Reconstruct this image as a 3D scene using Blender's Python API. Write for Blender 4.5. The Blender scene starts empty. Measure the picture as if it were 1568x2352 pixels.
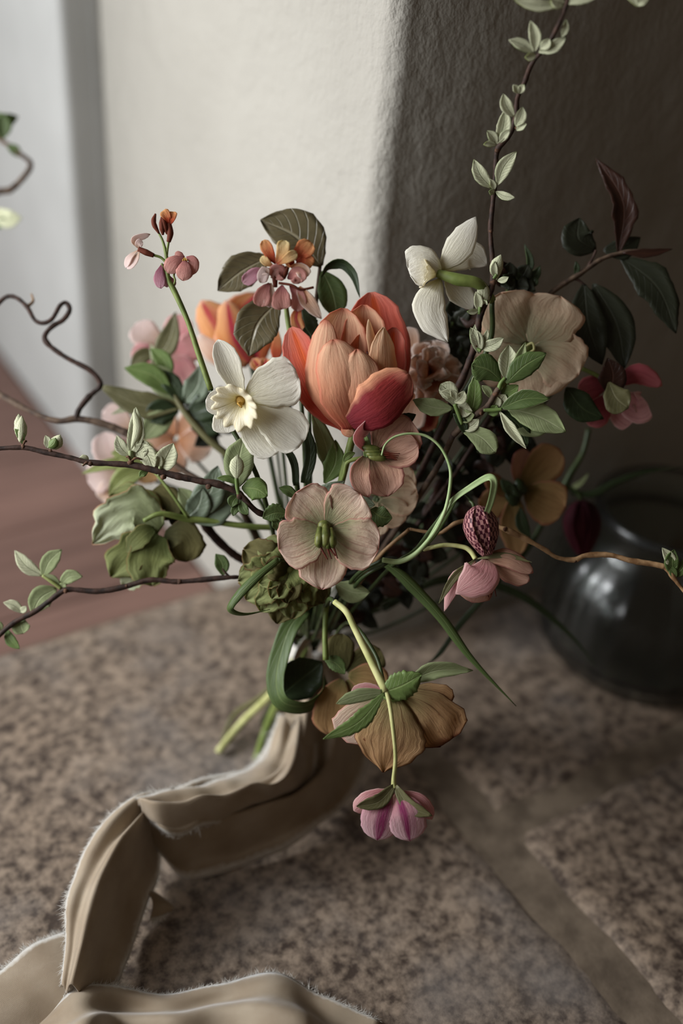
import bpy, math, random
from mathutils import Vector, noise, Matrix

random.seed(7)
C = bpy.context.scene.collection
SC = bpy.context.scene

# ------------------------------------------------------------------ camera
FPX = 2353.7; CAM_H = 0.55
PITCH, YAW, ROLL = math.radians(33.79), math.radians(34.79), math.radians(4.99)
FW = Vector((math.sin(YAW)*math.cos(PITCH), math.cos(YAW)*math.cos(PITCH), -math.sin(PITCH)))
_r = Vector((math.cos(YAW), -math.sin(YAW), 0)); _u = _r.cross(FW)
RT = _r*math.cos(ROLL)+_u*math.sin(ROLL); UP = -_r*math.sin(ROLL)+_u*math.cos(ROLL)
CAM = Vector((0, 0, CAM_H))
cd = bpy.data.cameras.new('camera'); cam = bpy.data.objects.new('camera', cd); C.objects.link(cam)
cam.matrix_world = Matrix(((RT.x, UP.x, -FW.x, CAM.x), (RT.y, UP.y, -FW.y, CAM.y), (RT.z, UP.z, -FW.z, CAM.z), (0, 0, 0, 1)))
cd.sensor_fit = 'HORIZONTAL'; cd.sensor_width = 24; cd.lens = FPX/1568*24
cd.clip_start = 0.02
cd.dof.use_dof = True; cd.dof.focus_distance = 0.557; cd.dof.aperture_fstop = 2.2
SC.camera = cam

# ------------------------------------------------------------------ light
w = bpy.data.worlds.new('world'); SC.world = w; w.use_nodes = True
bg = w.node_tree.nodes['Background']; bg.inputs[0].default_value = (1.0, 0.77, 0.57, 1); bg.inputs[1].default_value = 0.085
def area(name, loc, target, sx, sy, power, col):
    l = bpy.data.lights.new(name, 'AREA'); l.shape = 'RECTANGLE'; l.size = sx; l.size_y = sy; l.energy = power; l.color = col
    o = bpy.data.objects.new(name, l); C.objects.link(o); o.location = loc
    o.rotation_euler = (Vector(target)-Vector(loc)).to_track_quat('-Z', 'Z').to_euler()
    return o
sun = area('window_daylight', (-0.52, 0.70, 0.50), (0.42, 0.74, 0.32), 0.86, 0.62, 5.4, (0.95, 0.975, 1.0))
sun.data.spread = math.radians(112)
area('far_window_daylight', (-1.50, 1.55, 1.25), (0.36, 0.50, 0.15), 0.5, 0.6, 49, (0.95, 0.975, 1.0))
SC.view_settings.view_transform = 'Standard'; SC.view_settings.look = 'None'
SC.view_settings.gamma = 1; SC.view_settings.exposure = 0.0; SC.view_settings.use_curve_mapping = False

# ------------------------------------------------------------------ coordinates
def ray(x, y): return FW + RT*((x-784)/FPX) - UP*((y-1176)/FPX)
def P(x, y, d): return CAM + ray(x, y)*d                   # a point at depth d
def S(x, y, z=0.0):                                        # a point at height z
    q = ray(x, y); return CAM + q*((z-CAM_H)/q.z)
def WX(x, y, X):                                           # a point on the plane x = X
    q = ray(x, y); return CAM + q*(X/q.x)
def srgb(r, g, b):
    f = lambda v: (v/255/12.92 if v/255 <= .04045 else ((v/255+.055)/1.055)**2.4)
    return (f(r), f(g), f(b), 1)

# ------------------------------------------------------------------ materials
def nt(name):
    m = bpy.data.materials.new(name); m.use_nodes = True; t = m.node_tree; t.nodes.clear()
    return m, t
def N(t, typ, **k):
    n = t.nodes.new(typ)
    for a, v in k.items():
        if a.startswith('i_'): n.inputs[int(a[2:]) if a[2:].isdigit() else a[2:]].default_value = v
        else: setattr(n, a, v)
    return n
def mth(t, op, a, b=None):
    n = t.nodes.new('ShaderNodeMath'); n.operation = op
    for i, v in enumerate((a, b)):
        if v is None: continue
        if isinstance(v, (int, float)): n.inputs[i].default_value = v
        else: t.links.new(v, n.inputs[i])
    return n.outputs[0]
def ramp(t, fac, stops, interp='LINEAR'):
    n = t.nodes.new('ShaderNodeValToRGB'); cr = n.color_ramp; cr.interpolation = interp
    while len(cr.elements) < len(stops): cr.elements.new(0.5)
    for e, (p, c) in zip(cr.elements, stops): e.position = p; e.color = c
    t.links.new(fac, n.inputs[0]); return n.outputs[0]
def mix(t, fac, a, b, mode='MIX'):
    n = t.nodes.new('ShaderNodeMix'); n.data_type = 'RGBA'; n.blend_type = mode
    for i, v in ((0, fac), (6, a), (7, b)):
        if isinstance(v, (int, float, tuple)): n.inputs[i].default_value = v
        else: t.links.new(v, n.inputs[i])
    return n.outputs[2]
def noisetex(t, vec, scale, detail=3, rough=.5):
    n = t.nodes.new('ShaderNodeTexNoise'); n.inputs['Scale'].default_value = scale; n.inputs['Detail'].default_value = detail; n.inputs['Roughness'].default_value = rough
    if vec is not None: t.links.new(vec, n.inputs['Vector'])
    return n.outputs[0]
def finish(t, col, rough=.6, spec=.3, trans=0.0, bump=None, bstr=.3, bdist=.0005, sheen=0):
    out = N(t, 'ShaderNodeOutputMaterial'); p = N(t, 'ShaderNodeBsdfPrincipled')
    p.inputs['Roughness'].default_value = rough; p.inputs['Specular IOR Level'].default_value = spec
    if sheen: p.inputs['Sheen Weight'].default_value = sheen; p.inputs['Sheen Roughness'].default_value = .4
    if isinstance(col, tuple): p.inputs['Base Color'].default_value = col
    else: t.links.new(col, p.inputs['Base Color'])
    b = None
    if bump is not None:
        b = N(t, 'ShaderNodeBump'); b.inputs['Strength'].default_value = bstr; b.inputs['Distance'].default_value = bdist
        t.links.new(bump, b.inputs['Height']); t.links.new(b.outputs[0], p.inputs['Normal'])
    s = p.outputs[0]
    if trans:
        tr = N(t, 'ShaderNodeBsdfTranslucent')
        if isinstance(col, tuple): tr.inputs[0].default_value = col
        else: t.links.new(col, tr.inputs[0])
        if b: t.links.new(b.outputs[0], tr.inputs['Normal'])
        mx = N(t, 'ShaderNodeMixShader'); mx.inputs[0].default_value = trans
        t.links.new(s, mx.inputs[1]); t.links.new(tr.outputs[0], mx.inputs[2]); s = mx.outputs[0]
    t.links.new(s, out.inputs[0])
def uvc(t):
    u = N(t, 'ShaderNodeUVMap'); s = N(t, 'ShaderNodeSeparateXYZ'); t.links.new(u.outputs[0], s.inputs[0])
    return s.outputs[0], s.outputs[1]
def comb(t, x, y, z=0.0):
    n = t.nodes.new('ShaderNodeCombineXYZ')
    for i, v in enumerate((x, y, z)):
        if isinstance(v, (int, float)): n.inputs[i].default_value = v
        else: t.links.new(v, n.inputs[i])
    return n.outputs[0]
MATS = {}
def muted(c, k=.34, tint=(1.13, 1.0, .60)):
    l = .3*c[0]+.6*c[1]+.1*c[2]; return tuple(c[i]*(1-k)+l*tint[i]*k for i in range(3))+(1,)
def petal_mat(name, stops, vein=None, va=.5, edge=None, trans=.35, vs=16, streak=None, blotch=None, rough=.55, side=None):
    """stops: pigment from the petal's base to its tip; vein: pigment of the fine veins; edge: rim pigment; streak: middle band"""
    m, t = nt(name); u, v = uvc(t)
    q_ = lambda c: muted(c, .14, (1.05, .99, .9))
    stops = [(x, q_(c)) for x, c in stops]; vein = q_(vein) if vein else None; edge = (q_(edge[0]), edge[1]) if edge else None
    oi = N(t, 'ShaderNodeObjectInfo').outputs['Random']
    lw = noisetex(t, comb(t, mth(t, 'MULTIPLY', u, 2.5), mth(t, 'MULTIPLY', v, 3.0), mth(t, 'MULTIPLY', oi, 30)), 1.6, 3)
    uu = mth(t, 'ADD', u, mth(t, 'MULTIPLY', mth(t, 'SUBTRACT', lw, .5), .35))
    col = ramp(t, uu, stops)
    av = mth(t, 'ABSOLUTE', mth(t, 'SUBTRACT', mth(t, 'MULTIPLY', v, 2), 1))
    if streak:
        sn = noisetex(t, comb(t, mth(t, 'MULTIPLY', u, .8), mth(t, 'MULTIPLY', v, 5), mth(t, 'MULTIPLY', oi, 9)), 1.5, 3)
        f = ramp(t, mth(t, 'ADD', av, mth(t, 'MULTIPLY', mth(t, 'SUBTRACT', sn, .5), .9)), [(streak[1]*.4, (1, 1, 1, 1)), (streak[1]+.25, (0, 0, 0, 1))])
        col = mix(t, f, col, streak[0])
    if edge:
        f = ramp(t, mth(t, 'MAXIMUM', av, mth(t, 'POWER', u, 2.5)), [(edge[1], (0, 0, 0, 1)), (1, (1, 1, 1, 1))])
        col = mix(t, f, col, edge[0])
    if side:
        sn = noisetex(t, comb(t, mth(t, 'MULTIPLY', u, 2), 0.0, mth(t, 'MULTIPLY', oi, 9)), 2, 3)
        f = ramp(t, mth(t, 'ADD', v, mth(t, 'MULTIPLY', mth(t, 'SUBTRACT', sn, .5), .25)), [(side[1], (0, 0, 0, 1)), (side[1]+.2, (1, 1, 1, 1))])
        col = mix(t, f, col, side[0])
    vn = noisetex(t, comb(t, mth(t, 'MULTIPLY', u, 1.3), mth(t, 'MULTIPLY', v, vs), mth(t, 'MULTIPLY', oi, 17)), 1.0, 4, .6)
    if vein:
        f = ramp(t, vn, [(.5, (0, 0, 0, 1)), (.68, (va, va, va, 1))])
        col = mix(t, f, col, vein)
    if blotch:
        bn = noisetex(t, comb(t, mth(t, 'MULTIPLY', u, 9), mth(t, 'MULTIPLY', v, 9), mth(t, 'MULTIPLY', oi, 11)), 1.2, 2)
        col = mix(t, ramp(t, bn, [(.68, (0, 0, 0, 1)), (.78, (.8, .8, .8, 1))]), col, blotch)
    cn = noisetex(t, comb(t, mth(t, 'MULTIPLY', u, 7), mth(t, 'MULTIPLY', v, 12), mth(t, 'MULTIPLY', oi, 23)), 1.4, 5, .65)
    finish(t, col, rough+.12, .16, min(.6, trans+.12), mth(t, 'ADD', vn, mth(t, 'MULTIPLY', cn, .9)), .5, .0008)
    MATS[name] = m; return m
def leaf_mat(name, c1, c2, veinc, k=9, rough=.5, trans=.25, va=.6, bstr=.4):
    m, t = nt(name); u, v = uvc(t); c1, c2, veinc = muted(c1), muted(c2), muted(veinc)
    oi = N(t, 'ShaderNodeObjectInfo').outputs['Random']
    av = mth(t, 'ABSOLUTE', mth(t, 'SUBTRACT', mth(t, 'MULTIPLY', v, 2), 1))
    nz = noisetex(t, comb(t, mth(t, 'MULTIPLY', u, 5), mth(t, 'MULTIPLY', v, 3), mth(t, 'MULTIPLY', oi, 21)), 1.5, 4)
    col = mix(t, nz, c1, c2)
    ph = mth(t, 'FRACT', mth(t, 'SUBTRACT', mth(t, 'MULTIPLY', u, k), mth(t, 'MULTIPLY', av, 2.2)))
    side = mth(t, 'ABSOLUTE', mth(t, 'SUBTRACT', mth(t, 'MULTIPLY', ph, 2), 1))
    sv = ramp(t, side, [(0, (1, 1, 1, 1)), (.16, (0, 0, 0, 1))])
    mv = ramp(t, av, [(.02, (1, 1, 1, 1)), (.09, (0, 0, 0, 1))])
    vv = mth(t, 'MAXIMUM', mth(t, 'MULTIPLY', sv, .55), mv)
    col = mix(t, mth(t, 'MULTIPLY', vv, va), col, veinc)
    h = mth(t, 'SUBTRACT', mth(t, 'MULTIPLY', nz, .4), vv)
    finish(t, col, rough, .35, trans, h, bstr, .0006)
    MATS[name] = m; return m
def plain(name, c1, c2, scale=60, rough=.6, trans=0, bstr=.3, spec=.3, det=4, stretch=None, bd=.0006):
    m, t = nt(name); g = N(t, 'ShaderNodeTexCoord').outputs['Object']
    if stretch:
        mp = N(t, 'ShaderNodeMapping'); mp.inputs['Scale'].default_value = stretch; t.links.new(g, mp.inputs[0]); g = mp.outputs[0]
    n = noisetex(t, g, scale, det)
    finish(t, ramp(t, n, [(.35, c1), (.65, c2)]), rough, spec, trans, n, bstr, bd)
    MATS[name] = m; return m

s = srgb
petal_mat('petal_cream', [(0, s(140, 145, 96)), (.26, s(196, 190, 146)), (.5, s(234, 212, 182)), (1, s(242, 216, 198))], s(196, 138, 118), .6, (s(226, 160, 148), .9), vs=26)
petal_mat('petal_cream_back', [(0, s(150, 152, 112)), (.25, s(208, 196, 158)), (.7, s(232, 206, 174)), (1, s(244, 224, 196))], s(188, 134, 92), .4, (s(238, 200, 170), .85))
petal_mat('petal_blush', [(0, s(128, 110, 74)), (.3, s(212, 164, 134)), (1, s(226, 180, 158))], s(160, 88, 72), .65, (s(216, 140, 132), .86), vs=24)
petal_mat('petal_tan', [(0, s(110, 104, 50)), (.3, s(176, 142, 82)), (1, s(204, 160, 104))], s(130, 90, 50), .45, (s(190, 120, 90), .85))
petal_mat('petal_parchment', [(0, s(128, 132, 60)), (.22, s(190, 166, 110)), (.6, s(222, 180, 126)), (.9, s(206, 158, 104)), (1, s(160, 100, 62))], s(130, 82, 44), .7, (s(112, 52, 34), .95), vs=22, blotch=s(140, 70, 36))
petal_mat('petal_pink', [(0, s(176, 130, 110)), (.3, s(226, 158, 160)), (1, s(240, 190, 188))], s(186, 78, 96), .5, (s(240, 200, 196), .8))
petal_mat('petal_magenta', [(0, s(190, 140, 110)), (.25, s(216, 150, 160)), (1, s(236, 204, 210))], s(190, 100, 136), .4, streak=(s(158, 66, 110), .16))
petal_mat('petal_rose', [(0, s(150, 60, 70)), (.5, s(206, 96, 110)), (1, s(214, 124, 128))], s(150, 40, 60), .4, (s(226, 150, 140), .88))
petal_mat('petal_palepink', [(0, s(222, 190, 160)), (.5, s(234, 212, 204)), (1, s(240, 222, 218))], s(226, 180, 182), .3, trans=.4)
petal_mat('petal_white', [(0, s(214, 208, 140)), (.2, s(240, 236, 216)), (1, s(246, 243, 233))], s(220, 214, 190), .35, trans=.3, vs=20)
petal_mat('petal_peach', [(0, s(220, 150, 90)), (.4, s(238, 196, 162)), (1, s(248, 230, 216))], s(210, 140, 112), .3, (s(250, 240, 234), .75), trans=.45)
petal_mat('corona_cream', [(0, s(190, 160, 70)), (.15, s(238, 228, 178)), (.6, s(246, 241, 222)), (1, s(244, 236, 208))], s(222, 206, 150), .5, trans=.35, vs=30)
petal_mat('tulip_apricot', [(0, s(170, 60, 40)), (.2, s(208, 116, 78)), (.5, s(232, 166, 124)), (1, s(242, 202, 164))], s(204, 110, 84), .4, (s(222, 130, 98), .84), vs=14)
petal_mat('tulip_red', [(0, s(200, 60, 30)), (.4, s(220, 84, 58)), (.8, s(228, 108, 84)), (1, s(232, 140, 120))], s(186, 44, 40), .4, (s(226, 130, 108), .85), streak=(s(232, 112, 62), .2))
petal_mat('tulip_crimson', [(0, s(112, 22, 36)), (.4, s(140, 28, 38)), (.8, s(170, 48, 44)), (1, s(222, 130, 104))], s(100, 16, 28), .4, trans=.2, side=(s(232, 168, 130), .74))
petal_mat('tulip_heart', [(0, s(90, 26, 24)), (.6, s(170, 80, 52)), (1, s(226, 150, 108))], s(110, 30, 26), .4)
petal_mat('tulip_rim', [(0, s(220, 120, 70)), (.6, s(240, 182, 130)), (1, s(248, 222, 186))], s(222, 130, 90), .35)
petal_mat('tulip_orange', [(0, s(226, 110, 60)), (.5, s(236, 160, 84)), (1, s(244, 190, 130))], s(214, 110, 50), .5, (s(240, 190, 160), .8), streak=(s(198, 60, 84), .12), vs=8)
petal_mat('wall_orange', [(0, s(150, 30, 20)), (.4, s(216, 92, 40)), (1, s(238, 180, 110))], s(190, 60, 30), .3)
petal_mat('wall_pink', [(0, s(176, 96, 100)), (.4, s(218, 150, 140)), (1, s(230, 176, 164))], s(180, 110, 104), .4, trans=.4)
petal_mat('wall_yellow', [(0, s(196, 60, 40)), (.3, s(238, 190, 120)), (1, s(246, 228, 170))], s(220, 170, 100), .3, trans=.4)
petal_mat('wall_mauve', [(0, s(170, 80, 110)), (.5, s(216, 150, 170)), (1, s(224, 176, 190))], s(180, 110, 130), .4, trans=.4)
petal_mat('sepal_green', [(0, s(86, 100, 42)), (.5, s(138, 146, 78)), (1, s(162, 170, 106))], s(90, 96, 44), .5, (s(150, 120, 70), .93), vs=12)
petal_mat('sepal_pale', [(0, s(120, 130, 74)), (.4, s(180, 190, 140)), (1, s(222, 228, 200))], s(150, 160, 110), .4, (s(206, 160, 120), .94), vs=12)
petal_mat('sepal_olive', [(0, s(56, 60, 24)), (.5, s(104, 98, 52)), (1, s(132, 124, 70))], s(60, 50, 26), .5, (s(120, 74, 40), .95), vs=12)
petal_mat('maroon', [(0, s(112, 50, 30)), (.5, s(100, 22, 22)), (1, s(80, 20, 16))], s(60, 10, 14), .4, trans=.1)
leaf_mat('leaf_fresh', s(84, 124, 44), s(112, 150, 66), s(144, 172, 98))
leaf_mat('leaf_mid', s(58, 90, 34), s(84, 116, 48), s(120, 146, 80))
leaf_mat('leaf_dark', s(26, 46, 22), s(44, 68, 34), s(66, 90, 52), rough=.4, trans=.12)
leaf_mat('leaf_silver', s(190, 200, 166), s(212, 218, 194), s(160, 176, 132), rough=.8, bstr=.7)
leaf_mat('leaf_sage', s(124, 148, 92), s(158, 176, 126), s(178, 192, 150), rough=.75)
leaf_mat('leaf_blue', s(78, 100, 82), s(112, 134, 116), s(134, 154, 130), rough=.35, trans=.1)
leaf_mat('leaf_lime', s(126, 146, 62), s(152, 168, 84), s(170, 182, 110))
leaf_mat('leaf_bronze', s(78, 74, 46), s(112, 96, 66), s(150, 142, 118), k=8, rough=.38, trans=.15, va=.8, bstr=.9)
leaf_mat('leaf_purple', s(44, 18, 14), s(70, 32, 20), s(92, 44, 26), rough=.45, trans=.25)
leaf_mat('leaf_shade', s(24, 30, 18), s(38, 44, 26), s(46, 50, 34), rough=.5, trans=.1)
leaf_mat('leaf_olive', s(92, 92, 50), s(122, 118, 74), s(150, 146, 110))
plain('stem_green', s(92, 106, 50), s(120, 132, 70), 120, .5, bstr=.1)
plain('stem_dark', s(42, 54, 28), s(62, 74, 38), 120, .45, bstr=.1)
plain('stem_pale', s(170, 172, 110), s(196, 194, 136), 120, .5, bstr=.1)
plain('stem_glaucous', s(134, 156, 104), s(160, 178, 128), 120, .45, bstr=.1)
plain('bark', s(34, 22, 16), s(64, 42, 32), 240, .7, bstr=.6)
plain('bark_grey', s(56, 42, 34), s(96, 78, 62), 200, .75, bstr=.7)
plain('bark_tan', s(112, 82, 54), s(176, 142, 104), 160, .5, bstr=.5)
plain('bark_node', s(58, 38, 28), s(98, 68, 48), 300, .8, bstr=.6)
plain('carpel', s(66, 76, 30), s(104, 106, 54), 300, .45, bstr=.2)
plain('style_red', s(62, 20, 14), s(92, 34, 20), 300, .5)
plain('anther', s(150, 112, 40), s(190, 150, 70), 300, .6)

# ------------------------------------------------------------------ object helpers
class Thing:
    def __init__(self, name, label, cat, loc, group=None):
        o = bpy.data.objects.new(name, None); C.objects.link(o); o.location = loc; o.empty_display_size = .01
        o['label'] = label; o['category'] = cat
        if group: o['group'] = group
        self.o = o; self.loc = Vector(loc)
def mesh_obj(name, verts, faces, mat, parent=None, uvs=None, smooth=True, thick=0, mat2=None, subd=0):
    me = bpy.data.meshes.new(name)
    off = Vector((0, 0, 0)); po = None
    if isinstance(parent, Thing): off = parent.loc; po = parent.o
    elif isinstance(parent, tuple): off = parent[0].loc; po = parent[1]      # (thing, part): a sub-part
    elif parent is not None: po = parent
    me.from_pydata([tuple(Vector(v)-off) for v in verts], [], faces)
    if uvs:
        ul = me.uv_layers.new(name='UVMap')
        for lo in me.loops: ul.data[lo.index].uv = uvs[lo.vertex_index]
    if smooth:
        for p in me.polygons: p.use_smooth = True
    o = bpy.data.objects.new(name, me); C.objects.link(o)
    me.materials.append(MATS[mat] if isinstance(mat, str) else mat)
    if po: o.parent = po
    if thick:
        if mat2: me.materials.append(MATS[mat2])
        md = o.modifiers.new('thickness', 'SOLIDIFY'); md.thickness = thick; md.offset = 0
        if mat2: md.material_offset = 1; md.material_offset_rim = 0
    if subd:
        md = o.modifiers.new('smooth', 'SUBSURF'); md.levels = md.render_levels = subd
    return o
def cr(pts, n):
    """Catmull-Rom through pts, n+1 samples"""
    pts = [Vector(p) for p in pts]
    if len(pts) == 2: return [pts[0].lerp(pts[1], i/n) for i in range(n+1)]
    q = [pts[0]*2-pts[1]]+pts+[pts[-1]*2-pts[-2]]; m = len(pts)-1; out = []
    for i in range(n+1):
        x = i/n*m; k = min(int(x), m-1); t = x-k; a, b, c, d = q[k:k+4]
        out.append(.5*((2*b)+(c-a)*t+(2*a-5*b+4*c-d)*t*t+(3*b-a-3*c+d)*t**3))
    return out
PROF = {
 'round': [(0, .14), (.1, .44), (.25, .74), (.45, .95), (.62, 1), (.78, .93), (.9, .7), (.97, .38), (1, .03)],
 'heart': [(0, .1), (.2, .5), (.45, .86), (.7, 1), (.88, .9), (.96, .62), (1, .25)],
 'ovate': [(0, .06), (.1, .45), (.25, .82), (.42, 1), (.6, .9), (.8, .52), (.93, .2), (1, .02)],
 'obov': [(0, .08), (.15, .35), (.35, .7), (.6, 1), (.8, .9), (.93, .55), (1, .05)],
 'ellip': [(0, .08), (.12, .48), (.3, .84), (.5, 1), (.7, .84), (.86, .48), (.95, .2), (1, .02)],
 'lance': [(0, .12), (.2, .6), (.4, 1), (.7, .75), (.9, .3), (1, .02)],
 'strap': [(0, .7), (.1, .9), (.5, 1), (.85, .8), (.95, .45), (1, .02)],
 'wide': [(0, .35), (.15, .66), (.4, .97), (.6, 1), (.8, .82), (.93, .45), (1, .05)],
 'point': [(0, .3), (.2, .7), (.5, 1), (.75, .8), (.9, .42), (1, .02)],
 'grass': [(0, .6), (.3, 1), (.6, .8), (1, .05)],
 'even': [(0, 1), (1, 1)],
 'bell': [(0, .35), (.15, .75), (.4, 1), (.65, .9), (.88, .62), (1, .2)],
 'tul': [(0, .4), (.2, .8), (.45, 1), (.7, .96), (.87, .78), (.96, .46), (1, .12)],
 'kite': [(0, .16), (.2, .58), (.42, .95), (.6, 1), (.8, .7), (1, .03)],
 'spread': [(0, .14), (.25, .52), (.5, .8), (.75, 1), (.9, .92), (1, .45)],
 'fan': [(0, .1), (.3, .45), (.6, .8), (.85, 1), (.95, .9), (1, .6)],
}
def pf(kind, t):
    a = PROF[kind]
    for (x0, y0), (x1, y1) in zip(a, a[1:]):
        if t <= x1:
            k = (t-x0)/(x1-x0); k = k*k*(3-2*k)*.4+k*.6; return y0+(y1-y0)*k
    return a[-1][1]
def vmap(p, d): return P(p.x, p.y, d*(1-p.z/FPX))
def blade(name, pts, W, prof, mat, parent, d, tw=0, cup=0, fold=0, ruf=0, rn=3, ser=0, sa=.08, ref=None, nu=16, nv=8,
          thick=.0003, mat2=None, sub=None, label=None, notch=0, W2=None, irr=.05):
    """A petal or leaf: mid-line pts (x, y, z) in picture pixels at depth d (z towards the viewer), half-width W, its own
    twist, cup (edges rising to the front side), fold, ruffle, serration and thickness."""
    pts = [Vector((p[0], p[1], p[2] if len(p) > 2 else 0)) for p in pts]
    cs = cr(pts, nu); V = []; U = []; F = []; ph = random.uniform(0, 6.28)
    if ser: nu = nu
    for i, c in enumerate(cs):
        t = i/nu; T = (cs[min(i+1, nu)]-cs[max(i-1, 0)]).normalized()
        R = Vector(ref) if ref else Vector((0, 0, 1))
        A = T.cross(R)
        if A.length < 1e-4: A = T.cross(Vector((0, 1, .1)))
        A.normalize(); Nn = A.cross(T)
        if Nn.dot(R) < 0: Nn = -Nn
        th = math.radians(tw[0]+(tw[1]-tw[0])*t if isinstance(tw, tuple) else tw)
        A2 = A*math.cos(th)+Nn*math.sin(th); N2 = -A*math.sin(th)+Nn*math.cos(th)
        wd = W*pf(prof, t)
        if ser: wd *= 1+sa*(((t*ser) % 1)-.5)*2
        for j in range(nv+1):
            v = j/nv*2-1
            z = cup*wd*v*v+fold*wd*abs(v)
            if ruf: z += ruf*W*(abs(v)**1.5*.6+.4*t*t)*t**.5*math.sin(ph+v*rn*2+t*rn*2.6+noise.noise(Vector((v*2, t*3, ph)))*3)
            ww = wd*(W2/W if (W2 and v > 0) else 1)*(1+irr*2.2*noise.noise(Vector((t*4.5, ph, 1 if v > 0 else 7)))+irr*noise.noise(Vector((t*15, ph, 3 if v > 0 else 9))))
            q = c+A2*(v*ww)+N2*z
            if notch and t > .6: q -= T*(notch*W*math.exp(-(v/.25)**2)*((t-.6)/.4)**2)
            V.append(vmap(q, d)); U.append((t, v*.5+.5))
    for i in range(nu):
        for j in range(nv):
            a = i*(nv+1)+j; F.append((a, a+1, a+nv+2, a+nv+1))
    o = mesh_obj(name, V, F, mat, (parent, sub) if sub else parent, U, thick=thick, mat2=mat2)
    if label: o['label'] = label
    return o
def tube_vf(cs, rs, k=8, caps=True):
    """world points and radii to a tube"""
    V = []; F = []; n = len(cs)
    T0 = (cs[1]-cs[0]).normalized(); A = T0.orthogonal().normalized()
    for i in range(n):
        T = (cs[min(i+1, n-1)]-cs[max(i-1, 0)]).normalized()
        A = (A-T*A.dot(T)).normalized(); B = T.cross(A)
        for j in range(k):
            a = j/k*2*math.pi; V.append(cs[i]+(A*math.cos(a)+B*math.sin(a))*rs[i])
    for i in range(n-1):
        for j in range(k):
            F.append((i*k+j, i*k+(j+1) % k, (i+1)*k+(j+1) % k, (i+1)*k+j))
    if caps: F.append(tuple(range(k))[::-1]); F.append(tuple((n-1)*k+j for j in range(k)))
    return V, F
def rint(rs, n):
    out = []
    for i in range(n+1):
        x = i/n*(len(rs)-1); k = min(int(x), len(rs)-2); out.append(rs[k]+(rs[k+1]-rs[k])*(x-k))
    return out
def tube(name, pts, r, mat, parent, d, n=None, k=8, knob=0, sub=None, world=False, label=None):
    """pts in picture pixels at depth d, r (px) a number or list"""
    n = n or max(6, 5*len(pts)); rs = rint(r if isinstance(r, (list, tuple)) else [r, r], n)
    if world: cs = cr(pts, n); R = rs
    else:
        pp = cr([Vector((p[0], p[1], p[2] if len(p) > 2 else 0)) for p in pts], n)
        cs = [vmap(p, d) for p in pp]; R = [a*d/FPX for a in rs]
    if knob: R = [a*(1+knob*noise.noise(c*180)+knob*.6*noise.noise(c*500)) for a, c in zip(R, cs)]
    V, F = tube_vf(cs, R, k)
    o = mesh_obj(name, V, F, mat, (parent, sub) if sub else parent)
    if label: o['label'] = label
    return o
def blob(name, c, r, mat, parent, d, axis=None, sub=None, n=8, lump=0):
    """an ellipsoid bud or drop: centre in px, radii (rx, ry, rz) px, optional axis (dx, dy) its long direction"""
    V = []; F = []; m = 12
    ax = Vector((axis[0], axis[1], axis[2] if len(axis) > 2 else 0)).normalized() if axis else Vector((0, -1, 0))
    a1 = ax.cross(Vector((0, 0, 1))); a1 = a1.normalized() if a1.length > .01 else Vector((1, 0, 0)); a2 = ax.cross(a1)
    c = Vector((c[0], c[1], c[2] if len(c) > 2 else 0))
    for i in range(n+1):
        th = math.pi*i/n
        for j in range(m):
            a = 2*math.pi*j/m; rr = math.sin(th)+1e-3
            q = ax*(math.cos(th)*r[1])+a1*(rr*math.cos(a)*r[0])+a2*(rr*math.sin(a)*(r[2] if len(r) > 2 else r[0]))
            if lump: q *= 1+lump*noise.noise(q*.12+c)
            V.append(vmap(c+q, d))
    for i in range(n):
        for j in range(m): F.append((i*m+j, i*m+(j+1) % m, (i+1)*m+(j+1) % m, (i+1)*m+j))
    return mesh_obj(name, V, F, mat, (parent, sub) if sub else parent)

# ------------------------------------------------------------------ the setting
X0, Y0, RAD = 0.364, 0.498, 0.014
def plaster():
    m, t = nt('plaster'); g = N(t, 'ShaderNodeTexCoord').outputs['Object']
    a = noisetex(t, g, 48, 5, .6)
    mp = N(t, 'ShaderNodeMapping'); mp.inputs['Scale'].default_value = (1, 1, .6); t.links.new(g, mp.inputs[0])
    b = noisetex(t, mp.outputs[0], 260, 5, .65)
    c = noisetex(t, g, 5, 3)
    col = ramp(t, c, [(.3, s(153, 149, 140)), (.7, s(162, 158, 149))])
    h = mth(t, 'ADD', mth(t, 'MULTIPLY', a, 1.6), mth(t, 'MULTIPLY', b, .55))
    finish(t, col, .85, .2, 0, h, .85, .0026)
    MATS['plaster'] = m
plaster()
plain('paint', s(154, 154, 151), s(160, 160, 157), 12, .5, bstr=.05)
plain('paint_dark', s(96, 84, 66), s(120, 106, 86), 30, .8)
def structure(o): o['kind'] = 'structure'; return o
def prism(name, pts2, z0, z1, mat, parent=None, closed=True, smooth=False):
    """extrude a plan outline (x, y) from z0 to z1"""
    n = len(pts2); V = [Vector((x, y, z0)) for x, y in pts2]+[Vector((x, y, z1)) for x, y in pts2]
    F = [(i, (i+1) % n, n+(i+1) % n, n+i) for i in range(n if closed else n-1)]
    if closed: F += [tuple(range(n))[::-1], tuple(range(n, 2*n))]
    return mesh_obj(name, V, F, mat, parent, smooth=smooth)
FZ = -0.094                                                  # boards, a step below the raised hearth
YG = WX(243, 350, X0).y                                      # the groove in the left wall
YT = WX(165, 350, X0).y
TOP = 1.6
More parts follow.
